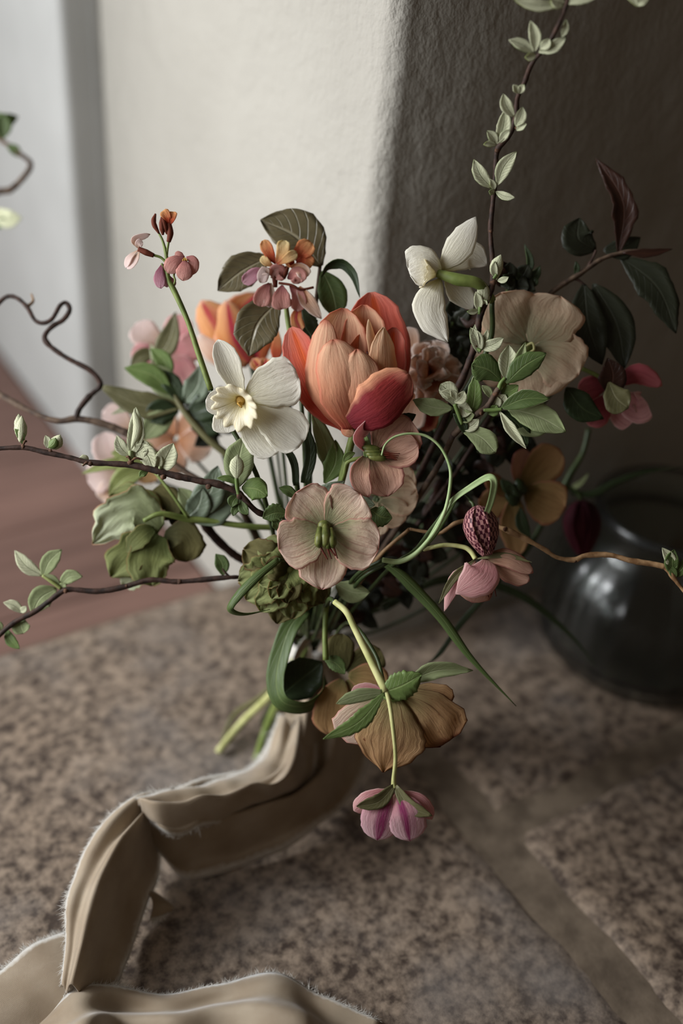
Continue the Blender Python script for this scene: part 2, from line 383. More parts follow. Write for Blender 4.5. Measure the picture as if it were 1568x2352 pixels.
# plaster pier: left face, rounded corner, right face, as one skin with thickness behind it
pts = [(X0, YG-.004), (X0, Y0+.18), (X0, Y0+.09), (X0, Y0+.04)]
for i in range(25):
    a = math.pi/2*i/24
    pts.append((X0+RAD-RAD*math.cos(a), Y0+.016+RAD-RAD*math.sin(a)))
pts += [(X0+RAD+.012*k_, Y0+.016*math.exp(-.012*k_/.06)) for k_ in range(1, 24)]+[(x_, Y0) for x_ in (.8, 1.0)]+[(2.6, Y0), (2.6, YG-.004)]
V = []; F = []; NZ = 110; n = len(pts)
for k in range(NZ+1):
    z = FZ+(TOP-FZ)*k/NZ
    for i, (x, y) in enumerate(pts):
        wob = (.0022*noise.noise(Vector((x*9, y*9, z*9)))+.0014*noise.noise(Vector((x*30, y*30, z*26)))) if 0 < i < n-2 else 0
        V.append(Vector((x+wob, y+wob, z)))
for k in range(NZ):
    for i in range(n): F.append((k*n+i, k*n+(i+1) % n, (k+1)*n+(i+1) % n, (k+1)*n+i))
wl = structure(mesh_obj('wall_right', V, F, 'plaster'))
wl['label'] = 'cream plastered pier with a rounded corner behind the bouquet'
# left of it: groove, bevelled trim and flat painted panel
PJ = .036
structure(prism('trim_1', [(X0+.014, YG-.004), (X0+.014, YG+.011), (X0+.05, YG+.011), (X0+.05, YG-.004)], FZ, TOP, 'paint_dark'))
rr_ = [(X0-PJ+.010-.010*math.cos(a_*math.pi/12), YG+.011+.012-.012*math.sin(a_*math.pi/12)) for a_ in range(7)]
structure(prism('trim_2', [(X0+.05, YG+.011), (X0+.05, YG+.08), (X0-PJ, YG+.08)]+rr_+[(X0-.004, YG+.011), (X0-.004, YG+.010), (X0+.004, YG+.010), (X0+.004, YG+.011)], FZ, TOP, 'paint', smooth=False))
structure(prism('wall_left', [(X0-PJ+.001, YG+.081), (X0-PJ+.001, 3.2), (X0+.05, 3.2), (X0+.05, YG+.081)], FZ, TOP, 'paint'))
# far room shell out of view: a dim room round the window
plain('room_paint', s(120, 112, 100), s(126, 118, 106), 5, .9)
structure(mesh_obj('wall_back', [(-1.9, 3.2, FZ), (2.6, 3.2, FZ), (2.6, 3.2, TOP), (-1.9, 3.2, TOP)], [(0, 1, 2, 3)], 'room_paint', smooth=False))

def wood():
    m, t = nt('board_wood'); g = N(t, 'ShaderNodeTexCoord').outputs['Object']
    mp = N(t, 'ShaderNodeMapping'); mp.inputs['Scale'].default_value = (1, 9, 1); t.links.new(g, mp.inputs[0])
    a = noisetex(t, mp.outputs[0], 6, 5); oi = N(t, 'ShaderNodeObjectInfo').outputs['Random']
    col = ramp(t, a, [(.3, s(98, 74, 66)), (.7, s(122, 94, 84))])
    hs = N(t, 'ShaderNodeHueSaturation'); t.links.new(col, hs.inputs['Color'])
    t.links.new(mth(t, 'ADD', .85, mth(t, 'MULTIPLY', oi, .3)), hs.inputs['Value'])
    finish(t, hs.outputs[0], .55, .3, 0, a, .3, .0008)
    MATS['board_wood'] = m
wood()
plain('joint_dark', s(40, 28, 22), s(50, 36, 28), 40, .9)
fl = structure(mesh_obj('floor', [(-2, -1, FZ-.012), (2.6, -1, FZ-.012), (2.6, 3.2, FZ-.012), (-2, 3.2, FZ-.012)], [(0, 1, 2, 3)], 'joint_dark', smooth=False))
fl['label'] = 'red-brown wooden boards beyond the stone flags'
def slab_vf(x0, x1, y0, y1, z0, z1, b=.002, irr=0, nx=1):
    """a bevelled slab"""
    V = []; F = []
    ring = lambda i, z: [(x0+i, y0+i, z), (x1-i, y0+i, z), (x1-i, y1-i, z), (x0+i, y1-i, z)]
    V = [Vector(p) for p in ring(0, z0)+ring(0, z1-b)+ring(b, z1)]
    for k in (0, 4):
        for i in range(4): F.append((k+i, k+(i+1) % 4, k+4+(i+1) % 4, k+4+i))
    F.append((8, 9, 10, 11)); return V, F
SLABY = 0.629
yb = SLABY+.004; k = 0
while yb < 3.1:
    x = -2+random.uniform(-.5, 0)
    while x < X0-PJ-.002:
        ln = random.uniform(.9, 1.4); x1 = min(x+ln, X0-PJ-.0005 if yb > YG else X0-.0005)
        if x1 > -1.9:
            V, F = slab_vf(max(x, -1.95)+.0008, x1-.0008, yb+.0008, yb+.139, FZ-.012, FZ, .0015); mesh_obj('floorboard', V, F, 'board_wood', fl, smooth=False)
        x += ln
    yb += .14

def stone():
    m, t = nt('flagstone'); g = N(t, 'ShaderNodeTexCoord').outputs['Object']
    oi = N(t, 'ShaderNodeObjectInfo').outputs['Random']
    a = noisetex(t, g, 125, 5, .65); b = noisetex(t, g, 7, 4, .6); c = noisetex(t, g, 38, 4, .6)
    dk = mix(t, b, s(50, 39, 32), s(82, 69, 60)); li = mix(t, b, s(142, 120, 98), s(164, 150, 136))
    f = ramp(t, mth(t, 'ADD', mth(t, 'MULTIPLY', a, .75), mth(t, 'MULTIPLY', c, .3)), [(.42, (0, 0, 0, 1)), (.64, (1, 1, 1, 1))])
    col = mix(t, f, dk, li)
    col = mix(t, ramp(t, b, [(.52, (0, 0, 0, 1)), (.72, (.7, .7, .7, 1))]), col, s(122, 116, 112))
    h = mth(t, 'ADD', mth(t, 'MULTIPLY', a, .5), c)
    finish(t, col, .62, .4, 0, h, .5, .0016)
    MATS['flagstone'] = m
stone()
plain('mortar', s(92, 80, 67), s(122, 108, 92), 60, .9, bstr=.5, bd=.002)
hearth = structure(mesh_obj('floor_hearth', [(-1.4, -.9, -.004), (2.55, -.9, -.004), (2.55, SLABY-.002, -.004), (-1.4, SLABY-.002, -.004), (-1.4, -.9, FZ), (2.55, -.9, FZ), (2.55, SLABY-.002, FZ), (-1.4, SLABY-.002, FZ)],
    [(0, 1, 2, 3), (2, 3, 7, 6), (0, 3, 7, 4), (0, 1, 5, 4), (1, 2, 6, 5)], 'mortar', smooth=False))
hearth['label'] = 'pale mortar bed between the speckled stone flags'
def flag(x0, x1, y0, y1):
    """a flagstone with a worn outline and softly uneven face"""
    nx = max(6, int((x1-x0)/(.008 if x1 < 1.3 and y0 > -.35 else .02))); ny = max(6, int((y1-y0)/.008)) if x1 < 1.3 and y0 > -.35 else max(6, int((y1-y0)/.02)); V = []; F = []; U = []
    for j in range(ny+1):
        for i in range(nx+1):
            x = x0+(x1-x0)*i/nx; y = y0+(y1-y0)*j/ny; e = min(i, nx-i, j, ny-j)
            ed = .006*noise.noise(Vector((x*22, y*22, 3)))+.003*noise.noise(Vector((x*70, y*70, 3)))
            if i in (0, nx): x += ed
            if j in (0, ny) and y1 < SLABY-.01: y += ed
            z = .0014*noise.noise(Vector((x*12, y*12, 0)))-.0012
            if e == 0: z = -.0048
            elif e == 1: z -= .0008
            V.append(Vector((x, y, z)))
    for j in range(ny):
        for i in range(nx): a = j*(nx+1)+i; F.append((a, a+1, a+nx+2, a+nx+1))
    return mesh_obj('flagstone', V, F, 'flagstone', hearth)
for (a, b, c_, d_) in [(-.62, .345, -.34, SLABY-.002), (.370, 1.15, -.34, .297), (.370, .95, .317, Y0-.004), (.97, 1.8, .317, Y0-.004), (1.17, 2.1, -.34, .297),
                      (-1.38, -.64, -.34, SLABY-.002), (-1.38, -.3, -.88, -.36), (-.28, .6, -.88, -.36), (.62, 1.6, -.88, -.36)]:
    flag(a, b, c_, d_)

# ------------------------------------------------------------------ bouquet helpers
BX, BY, BD = 712, 1468, 0.695
def to_bundle(start_pts, d, th, r=5, mat='stem_dark', end=None, nm='stem', swing=None, rt=None):
    """a stem from a flower through the binding point and on down to its cut end on the stone"""
    ps = [vmap(Vector((p[0], p[1], p[2] if len(p) > 2 else 0)), d) for p in start_pts]
    B = P(BX+random.uniform(-18, 18), BY+random.uniform(-10, 10), BD+random.uniform(-.006, .006))
    if swing: mid = P(swing[0], swing[1], swing[2])
    else:
        l = ps[-1]; mid = l.lerp(B, .55)+Vector((.0, .0, -.012))
    e = end or (random.uniform(600, 690), random.uniform(1640, 1705))
    E = S(e[0], e[1], .004)
    cs = ps+[mid, B, B.lerp(E, .5), E]
    rm = r*.56/FPX
    return tube(nm, cs, [rm*.85, rm, rm, rm, rm*1.05], mat, th, 0, n=7*len(cs), world=True)
def twig(th, pts, r, d, mat='bark', nm='branch', nodes=(), knob=.22, **k):
    o = tube(nm, pts, r, mat, th, d, n=9*len(pts), knob=knob, k=9, **k)
    dense = cr([Vector((q[0], q[1], q[2] if len(q) > 2 else 0)) for q in pts], 120)
    for (x, y, rr) in nodes:
        zz = min(dense, key=lambda q: (q.x-x)**2+(q.y-y)**2).z
        blob('node', (x, y, zz+2), (rr*.85, rr*.8, rr*.85), 'bark_node', th, d, axis=(1, .3), sub=o, lump=.5)
    return o
def leaves(th, d, rows, top='leaf_mid', under='leaf_sage'):
    """rows: x0, y0, x1, y1, half-width, options"""
    for r in rows:
        x0, y0, x1, y1, W = r[:5]; o = dict(r[5]) if len(r) > 5 else {}
        z0, z1 = o.pop('z', (0, 8)); bend = o.pop('b', .12); m = o.pop('m', top); m2 = o.pop('m2', under if m == top else None); pr = o.pop('p', 'ellip')
        dx, dy = x1-x0, y1-y0; L = math.hypot(dx, dy)
        mx, my = (x0+x1)/2-dy*bend, (y0+y1)/2+dx*bend
        o.setdefault('cup', .18); o.setdefault('nu', 12); o.setdefault('nv', 6); o.setdefault('ruf', .05)
        blade(o.pop('nm', 'leaf'), [(x0, y0, z0), (mx, my, (z0+z1)/2+abs(bend)*L*.35), (x1, y1, z1)], W, pr, m, th, d, mat2=m2, **o)
def petals(th, d, rows, mat, prof='round', **kw):
    for r in rows:
        pts, W = r[0], r[1]; o = dict(kw); o.update(r[2] if len(r) > 2 else {})
        m = o.pop('m', mat); pr = o.pop('p', prof)
        blade(o.pop('nm', 'petal'), pts, W, pr, m, th, d, **o)

# ------------------------------------------------------------------ hellebores
# 1 front cream hellebore
t = Thing('hellebore', 'open cream hellebore facing the viewer at centre front, dark red styles below its green heart', 'flower', P(748, 1215, .565))
petals(t, .552, [
 ([(744, 1212, -4), (712, 1168, 4), (678, 1132, 10)], 58, dict(cup=.1, ruf=.05, notch=.0)),
 ([(752, 1208, 0), (795, 1165, 6), (826, 1133, 14)], 57, dict(cup=.12, ruf=.07)),
 ([(742, 1220, 4), (690, 1244, 14), (640, 1262, 18)], 60, dict(cup=.14, ruf=.04)),
 ([(756, 1220, 2), (815, 1246, 10), (869, 1262, 10)], 62, dict(cup=.1, ruf=.05)),
 ([(748, 1226, -8), (742, 1290, -2), (738, 1354, 6)], 60, dict(cup=.1, ruf=.06, p='wide')),
], 'petal_cream', nu=20, nv=14)
for i, (a, b, c_, dd) in enumerate([((735, 1222), (732, 1250), (752, 1285), 9), ((748, 1215), (748, 1250), (761, 1284), 10), ((760, 1224), (764, 1252), (775, 1283), 9), ((752, 1226), (754, 1255), (770, 1277), 8)]):
    cp = tube('carpel', [(a[0]-1, a[1]-10, 12), ((a[0]+b[0])/2, (a[1]+b[1])/2, 26), (b[0], b[1], 28), (b[0]+(c_[0]-b[0])*.25, b[1]+(c_[1]-b[1])*.25, 28)], [6, dd*1.25, dd*1.05, 2], 'carpel', t, .552)
    tube('style', [(b[0]+(c_[0]-b[0])*.2, b[1]+(c_[1]-b[1])*.2, 28), (c_[0], c_[1], 30)], [2.8, 1.5], 'style_red', t, .552, sub=cp)
blob('flower_heart', (744, 1208, 8), (15, 14, 9), 'carpel', t, .552)
to_bundle([(748, 1212, -8), (745, 1260, -60), (738, 1330, -120)], .56, t, 5)
leaves(t, .562, [(680, 1145, 640, 1120, 12), (660, 1180, 603, 1190, 22, dict(m='leaf_mid', ser=9, nu=36)), (700, 1140, 790, 1105, 22, dict(m='leaf_blue', z=(-10, 0))),
 (640, 1220, 625, 1190, 14, dict(m='leaf_dark')), (850, 1170, 900, 1190, 26, dict(m='leaf_mid', ser=7, nu=36)), (800, 1130, 860, 1160, 22, dict(m='leaf_blue', ser=8, nu=36)), (690, 1150, 715, 1118, 16, dict(m='leaf_mid', ser=7, nu=30))], 'leaf_dark', 'leaf_mid')

# 2 side-facing blush hellebore with dark stamens
t = Thing('hellebore', 'blush hellebore just under the tulip seen half from the side, dark styles pointing right', 'flower', P(860, 1040, .575))
petals(t, .558, [
 ([(862, 1042, -8), (905, 1000, 0), (940, 960, 14)], 64, dict(cup=.14, p='round', ruf=.03)),
 ([(850, 1045, 0), (822, 1000, 24), (892, 938, 30)], 18, dict(cup=.3, tw=40, m='petal_pink')),
 ([(868, 1048, -2), (915, 1035, 10), (960, 1018, 18)], 42, dict(cup=.15)),
 ([(856, 1052, 0), (878, 1095, 8), (890, 1140, 12)], 50, dict(cup=.1, ruf=.06, p='wide')),
 ([(840, 1050, 8), (826, 1092, 24), (846, 1142, 26)], 24, dict(cup=.2, ruf=.04, p='wide')),
], 'petal_blush', nu=18, nv=12)
for i in range(4):
    cp = blob('carpel', (852+i*5, 1030+i*7, 16), (9, 22, 9), 'carpel', t, .558, axis=(1, .12))
    tube('style', [(872+i*3, 1033+i*6, 18), (898+i*2, 1041+i*4, 20), (918-i*2, 1042+i*5, 20)], [2.2, 1.3, 1], 'style_red', t, .558, sub=cp)
tube('stem', [(845, 1050, -10), (800, 1060, -20), (790, 1090, -30), (775, 1130, -60)], 5, 'stem_green', t, .558)
to_bundle([(775, 1130, -60), (768, 1180, -80)], .558, t, 5)
leaves(t, .558, [(838, 1060, 828, 985, 9, dict(m='leaf_fresh', z=(4, 4))), (815, 1040, 788, 1060, 9, dict(m='leaf_fresh')), (905, 960, 955, 952, 14, dict(m='leaf_dark', z=(-20, -20)))])

# 3 cream hellebore tucked behind it
t = Thing('hellebore', 'pale yellowish hellebore half hidden behind the blush one, right of the front bloom', 'flower', P(890, 1140, .6))
petals(t, .594, [
 ([(868, 1140, -6), (910, 1105, 0), (948, 1080, 6)], 46), ([(872, 1148, 0), (915, 1140, 6), (960, 1140, 10)], 48, dict(cup=.3)),
 ([(870, 1150, 2), (900, 1175, 6), (930, 1196, 8)], 36), ([(850, 1150, -4), (865, 1190, 0), (872, 1232, 4)], 26), ([(860, 1140, -10), (850, 1100, -6), (840, 1075, 0)], 34)],
 'petal_cream_back', cup=.18, ruf=.06)
to_bundle([(868, 1145, -6), (850, 1200, -60)], .6, t)

# 4 big round cream hellebore upper right
t = Thing('hellebore', 'large round cream hellebore high on the right, in front of the dim wall', 'flower', P(1215, 795, .6))
petals(t, .585, [
 ([(1210, 786, -6), (1172, 728, 8), (1150, 672, 16)], 74, dict(cup=-.08)), ([(1220, 790, -2), (1262, 735, 6), (1286, 680, 10)], 72, dict(cup=-.06)),
 ([(1224, 800, 0), (1282, 826, 4), (1328, 862, 2)], 68), ([(1216, 808, -6), (1232, 862, 0), (1242, 916, 2)], 72), ([(1204, 800, -8), (1145, 815, 0), (1085, 826, 4)], 70)],
 'petal_cream_back', cup=-.05, ruf=.05, nu=20, nv=14)
blob('flower_heart', (1214, 798, 8), (12, 12, 8), 'carpel', t, .585)
tube('stamen', [(1208, 795, 12), (1222, 788, 18), (1226, 802, 16), (1216, 810, 14)], 3, 'stem_pale', t, .585)
to_bundle([(1212, 800, -10), (1180, 880, -80), (1100, 1000, -160)], .585, t, 5)

# 5 shaded tan hellebore at right
t = Thing('hellebore', 'tan hellebore in the shade at the right above the chequered bell', 'flower', P(1195, 1130, .64))
petals(t, .625, [
 ([(1198, 1118, -4), (1245, 1070, 4), (1284, 1030, 10)], 44), ([(1205, 1128, 0), (1255, 1150, 8), (1298, 1168, 10)], 54), ([(1188, 1112, 0), (1192, 1070, 6), (1205, 1030, 10)], 24, dict(tw=30, m='petal_blush')),
 ([(1180, 1125, 2), (1145, 1120, 12), (1115, 1090, 20)], 24, dict(tw=30)), ([(1182, 1145, 0), (1180, 1210, 6), (1192, 1275, 10)], 34, dict(p='wide')), ([(1175, 1130, -4), (1140, 1150, 0), (1108, 1180, 4)], 34)],
 'petal_tan', cup=.15, ruf=.05)
for p in ((1165, 1120), (1185, 1130), (1175, 1145), (1195, 1118)): blob('carpel', (p[0], p[1], 16), (13, 20, 12), 'leaf_dark', t, .625, axis=(.4, .6), lump=.3)
leaves(t, .62, [(1195, 1165, 1218, 1235, 15), (1180, 1160, 1150, 1100, 14)], 'leaf_dark', 'leaf_dark')
to_bundle([(1185, 1135, -20), (1150, 1200, -90)], .625, t)

# 6 nodding pink hellebore at right
t = Thing('hellebore', 'nodding pale pink hellebore below the chequered bell, styles hanging out', 'flower', P(1090, 1282, .565))
petals(t, .556, [
 ([(1118, 1284, 6), (1106, 1322, 34), (1046, 1364, 26)], 46, dict(cup=-.08, p='kite')),
 ([(1092, 1290, 0), (1045, 1335, 14), (1020, 1404, 10)], 20, dict(cup=-.2, p='lance', tw=20)),
 ([(1112, 1280, 4), (1170, 1284, 26), (1224, 1316, 20)], 22, dict(cup=-.25, p='wide', m='petal_blush')),
 ([(1130, 1296, -4), (1175, 1318, 4), (1216, 1334, 6)], 24, dict(cup=-.2, p='wide', m='petal_blush')),
 ([(1105, 1320, -26), (1092, 1352, -20), (1084, 1384, -14)], 42, dict(cup=-.1, p='wide', m='petal_blush')),
], 'petal_pink', nu=18, nv=10)
for a, b in (((1108, 1328), (1122, 1372)), ((1116, 1326), (1128, 1366)), ((1122, 1320), (1130, 1358)), ((1128, 1318), (1139, 1370))):
    tube('style', [(a[0], a[1], 0), (b[0], b[1], 6)], [3, 1.2], 'style_red', t, .556)
leaves(t, .556, [(1092, 1284, 1008, 1386, 10, dict(m='leaf_olive', z=(10, 20), p='lance', b=.08)), (1092, 1284, 1222, 1292, 7, dict(m='leaf_olive', z=(4, 30), p='lance', b=-.1))])
tube('stem', [(1092, 1284, 2), (1080, 1266, -4), (1062, 1256, -8), (1020, 1252, -20), (972, 1262, -40)], [6, 6, 5, 5], 'stem_pale', t, .556)
to_bundle([(972, 1262, -40), (900, 1300, -90)], .556, t, 5)

# 7 parchment hellebore seen from behind, hanging low
t = Thing('hellebore', 'large parchment-coloured hellebore hanging low, seen from behind, brown scorched rim', 'flower', P(905, 1600, .565))
petals(t, .556, [
 ([(905, 1598, 4), (896, 1690, 22), (880, 1774, 8)], 82, dict(cup=-.06, p='kite', ruf=.06)),
 ([(915, 1592, -2), (985, 1632, 8), (1034, 1700, 0)], 62, dict(cup=-.06, p='spread', ruf=.12)),
 ([(925, 1592, -6), (985, 1590, -2), (1038, 1612, 0)], 28, dict(cup=-.1, p='spread')),
 ([(890, 1600, -6), (835, 1640, -2), (782, 1692, -6)], 46, dict(cup=-.05, p='spread', m='petal_cream')),
 ([(885, 1600, -14), (850, 1588, -16), (805, 1590, -20)], 20, dict(m='petal_pink')),
], 'petal_parchment', nu=20, nv=14)
blob('flower_heart', (905, 1600, 8), (26, 12, 14), 'leaf_fresh', t, .556, axis=(0, 1))
to_bundle([(885, 1585, 4), (860, 1500, -40), (800, 1430, -120)], .556, t, 5)

# 8 small magenta-streaked hellebore at the bottom, with the main flowering stem and its leaves
t = Thing('hellebore', 'small closed pink hellebore with a magenta streak, the lowest bloom on a long pale stem', 'flower', P(905, 1800, .555))
petals(t, .55, [
 ([(898, 1818, 10), (876, 1870, 30), (866, 1930, 16)], 46, dict(cup=-.16)), ([(912, 1820, 12), (932, 1872, 34), (942, 1932, 20)], 45, dict(cup=-.16)),
 ([(896, 1816, 0), (850, 1836, 8), (812, 1862, 4)], 22, dict(cup=-.3, m='petal_pink')), ([(914, 1818, 0), (965, 1842, 6), (992, 1882, 0)], 18, dict(cup=-.3, m='petal_pink')),
 ([(905, 1825, -20), (905, 1870, -34), (905, 1915, -20)], 46, dict(cup=.3))],
 'petal_magenta', nu=18, nv=12)
leaves(t, .55, [(905, 1805, 818, 1852, 18, dict(m='leaf_olive', z=(10, 36), b=-.15, p='point')), (908, 1805, 993, 1874, 16, dict(m='leaf_olive', z=(10, 34), b=.15, p='point'))])
tube('stem', [(905, 1812, 6), (904, 1790, 8), (908, 1740, 30), (903, 1680, 44), (895, 1620, 40), (886, 1584, 30)], [7, 5, 4.5, 5, 6], 'stem_pale', t, .55)
tube('stem', [(886, 1588, 30), (850, 1515, 10), (815, 1445, -10), (795, 1405, -20), (768, 1382, -40)], [10, 9, 8, 8, 7], 'stem_pale', t, .55)
to_bundle([(768, 1382, -40), (752, 1382, -120)], .55, t, 6)
leaves(t, .55, [(872, 1592, 968, 1548, 34, dict(m='leaf_fresh', z=(34, 40), p='ellip', ser=8, nu=44, nv=8, ruf=.15, cup=-.1, b=.05)),
 (930, 1585, 925, 1556, 26, dict(m='leaf_mid', z=(20, 30), ser=4, nu=24)),
 (925, 1572, 1086, 1540, 21, dict(m='leaf_sage', z=(20, 10), p='lance', b=-.1, fold=.2)),
 (882, 1590, 772, 1616, 17, dict(m='leaf_sage', z=(34, 50), p='point', b=.05, fold=-.2)),
 (882, 1592, 742, 1698, 22, dict(m='leaf_fresh', z=(36, 60), p='lance', b=-.1, fold=-.2, ser=10, nu=40))])

# 9 dusky hellebore behind the pale stem
t = Thing('hellebore', 'dusky olive-tan hellebore in shadow left of the long pale stem', 'flower', P(790, 1545, .61))
petals(t, .6, [
 ([(788, 1545, 0), (780, 1500, 8), (785, 1455, 10)], 34, dict(m='sepal_olive')), ([(795, 1540, 0), (840, 1520, 8), (872, 1490, 10)], 38, dict(m='sepal_olive')), ([(800, 1550, 4), (850, 1560, 12), (885, 1580, 14)], 38),
 ([(785, 1560, 0), (765, 1620, 8), (758, 1690, 4)], 44), ([(800, 1560, -4), (820, 1620, 4), (826, 1680, 0)], 40)], 'petal_tan', cup=.1, ruf=.05)
tube('stem', [(748, 1516, 14), (746, 1450, 8), (750, 1380, -8), (755, 1340, -30)], [7, 6, 7, 7], 'stem_green', t, .585)
to_bundle([(755, 1340, -30), (750, 1360, -100)], .585, t, 5)
leaves(t, .585, [(745, 1512, 792, 1548, 18, dict(m='leaf_mid', ser=8, nu=30, b=-.1)), (760, 1350, 700, 1400, 22), (770, 1340, 850, 1360, 26)], 'leaf_dark')

# 10 pink one far right
t = Thing('hellebore', 'rose-pink hellebore with drooping green bracts at the far right', 'flower', P(1410, 890, .62))
petals(t, .6, [
 ([(1418, 880, 0), (1465, 858, 14), (1520, 886, 10)], 24, dict(m='petal_rose', cup=-.2, p='wide')), ([(1420, 905, -6), (1462, 935, 2), (1486, 925, 6)], 38, dict(m='petal_pink', cup=.2)),
 ([(1402, 905, 0), (1375, 945, 10), (1352, 978, 8)], 30, dict(m='petal_rose', cup=.1)), ([(1405, 915, -8), (1430, 950, 0), (1455, 968, 4)], 34), ([(1395, 880, -10), (1360, 890, -6), (1330, 905, -4)], 28, dict(m='petal_rose'))], 'petal_pink')
leaves(t, .592, [(1398, 878, 1442, 938, 34, dict(m='leaf_olive', p='obov', z=(10, 30))), (1300, 890, 1386, 962, 34, dict(m='leaf_dark', p='ovate')), (1398, 905, 1395, 822, 34, dict(m='leaf_purple', p='ovate'))])
tube('stem', [(1400, 882, 10), (1370, 862, 4), (1335, 846, 0)], 5, 'stem_green', t, .6)
to_bundle([(1335, 846, 0), (1270, 900, -60), (1150, 1050, -100)], .6, t)

# 11, 12 green hellebores
t = Thing('hellebore', 'ruffled green and ivory hellebore at the left, edges touched with brown', 'flower', P(400, 1200, .62))
petals(t, .607, [
 ([(370, 1215, 10), (300, 1170, 22), (212, 1250, 16)], 56, dict(m='sepal_pale', p='point', cup=.1, ruf=.22, rn=5, ser=6, sa=.1, nu=36)),
 ([(360, 1200, 0), (330, 1160, 6), (250, 1140, 0)], 40, dict(ruf=.15)), ([(370, 1195, 0), (380, 1160, 6), (345, 1130, 0)], 40, dict(m='sepal_olive')),
 ([(362, 1225, 14), (300, 1270, 26), (255, 1325, 10)], 44, dict(p='wide', ruf=.2)), ([(368, 1230, 20), (345, 1285, 34), (350, 1345, 16)], 54, dict(p='wide', ruf=.18)),
 ([(378, 1225, 10), (420, 1240, 20), (428, 1290, 6)], 48, dict(m='sepal_olive', ruf=.1)), ([(355, 1215, 30), (325, 1230, 40), (290, 1270, 40)], 24, dict(p='point')),
 ([(350, 1280, 0), (310, 1320, 8), (280, 1345, 0)], 28, dict(m='sepal_pale', ruf=.2)), ([(390, 1200, -10), (420, 1185, -6), (438, 1200, -4)], 40, dict(m='sepal_olive'))], 'sepal_green', cup=.1, nu=26, nv=12, irr=.12)
tube('stem', [(330, 1196, 24), (370, 1180, 26), (430, 1192, 6), (470, 1195, 0), (560, 1208, -10), (640, 1212, -30)], [5, 6, 8, 7, 7, 7], 'stem_green', t, .6)
to_bundle([(640, 1212, -30), (690, 1270, -60)], .6, t)
leaves(t, .603, [(430, 1190, 465, 1120, 30, dict(m='leaf_blue', z=(0, 20), p='ovate')), (430, 1185, 500, 1070, 36, dict(m='leaf_blue', z=(0, 20))), (430, 1195, 545, 1110, 34, dict(m='leaf_blue', z=(6, 0), p='lance', b=.15)), (440, 1196, 410, 1120, 24, dict(m='leaf_mid'))])
tube('leaf_stalk', [(432, 1190, 10), (395, 1135, 12), (360, 1090, 6), (330, 1062, 0)], 4, 'stem_green', t, .6)

t = Thing('hellebore', 'ruffled olive-green double hellebore low on the left under the front bloom', 'flower', P(650, 1310, .6))
rows = []
for (x, y, W, m) in [(560, 1262, 40, 'sepal_olive'), (548, 1335, 38, 'sepal_green'), (566, 1378, 34, 'sepal_green'), (600, 1405, 32, 'sepal_green'), (636, 1432, 30, 'sepal_olive'), (672, 1420, 34, 'sepal_green'), (708, 1400, 34, 'sepal_green'), (742, 1385, 30, 'sepal_olive'), (600, 1245, 34, 'sepal_green')]:
    cx, cy = 668, 1305; z = random.uniform(-16, 4)
    rows.append(([(cx, cy, z-20), ((cx+x)/2, (cy+y)/2, z+16), (x, y, z-8)], W*1.2, dict(m=m, ser=3, sa=.07, nu=28)))
for (x, y, W, m) in [(595, 1340, 26, 'sepal_green'), (625, 1375, 26, 'sepal_green'), (660, 1385, 28, 'sepal_olive'), (695, 1360, 26, 'sepal_green'), (610, 1300, 28, 'sepal_olive')]:
    rows.append(([(665, 1310, 10), ((665+x)/2, (1310+y)/2, 34), (x, y, 26)], W, dict(m=m, ruf=.25)))
petals(t, .578, rows, 'sepal_green', 'wide', cup=.2, ruf=.15, rn=4, nv=12, irr=.12)
blob('flower_heart', (665, 1308, 6), (16, 16, 12), 'carpel', t, .578)
to_bundle([(668, 1306, -20), (690, 1370, -70)], .58, t)
for (lbl, rr, dd) in (('thin green blade bending in a hoop round the olive hellebore', [(640, 1285, 20), (590, 1325, 40), (545, 1370, 44), (528, 1400, 36), (560, 1412, 10), (620, 1400, -10)], .565),):
    g = Thing('grass_blade', lbl, 'leaf', P(640, 1285, .565))
    blade('blade', rr, 11, 'grass', 'leaf_fresh', g, dd, fold=-.3, nu=30, nv=4, mat2='leaf_mid', tw=(0, 60))
    tube('stem', [(640, 1285, 20), (680, 1300, -40), (700, 1400, -150)], [4, 3, 3], 'stem_dark', g, dd)

# ------------------------------------------------------------------ blurred flowers behind, left
t = Thing('hellebore', 'blurred pink hellebore with an olive bract, upper left behind the leaves', 'flower', P(370, 800, .68))
petals(t, .665, [([(375, 800, 0), (335, 770, 6), (312, 742, 4)], 34, dict(m='petal_palepink')), ([(370, 810, 4), (335, 815, 10), (300, 812, 8)], 30, dict(m='petal_pink')), ([(385, 800, -4), (405, 760, 0), (415, 722, 0)], 34, dict(m='petal_pink')),
 ([(390, 810, 0), (430, 800, 4), (455, 780, 0)], 34), ([(390, 820, 0), (415, 850, 6), (425, 885, 0)], 38), ([(375, 815, -6), (350, 850, 0), (330, 870, 0)], 30, dict(m='petal_tan'))], 'petal_pink', cup=.1)
leaves(t, .65, [(352, 838, 403, 716, 26, dict(m='leaf_olive', z=(10, 20), p='ovate', b=.08)), (360, 810, 300, 838, 18, dict(m='leaf_olive')), (350, 845, 345, 790, 9, dict(m='leaf_silver'))])
to_bundle([(380, 815, -4), (440, 930, -20), (520, 1060, -30)], .665, t)
t = Thing('hellebore', 'blurred pale pink hellebore at the far left below the twisted twig', 'flower', P(275, 1080, .68))
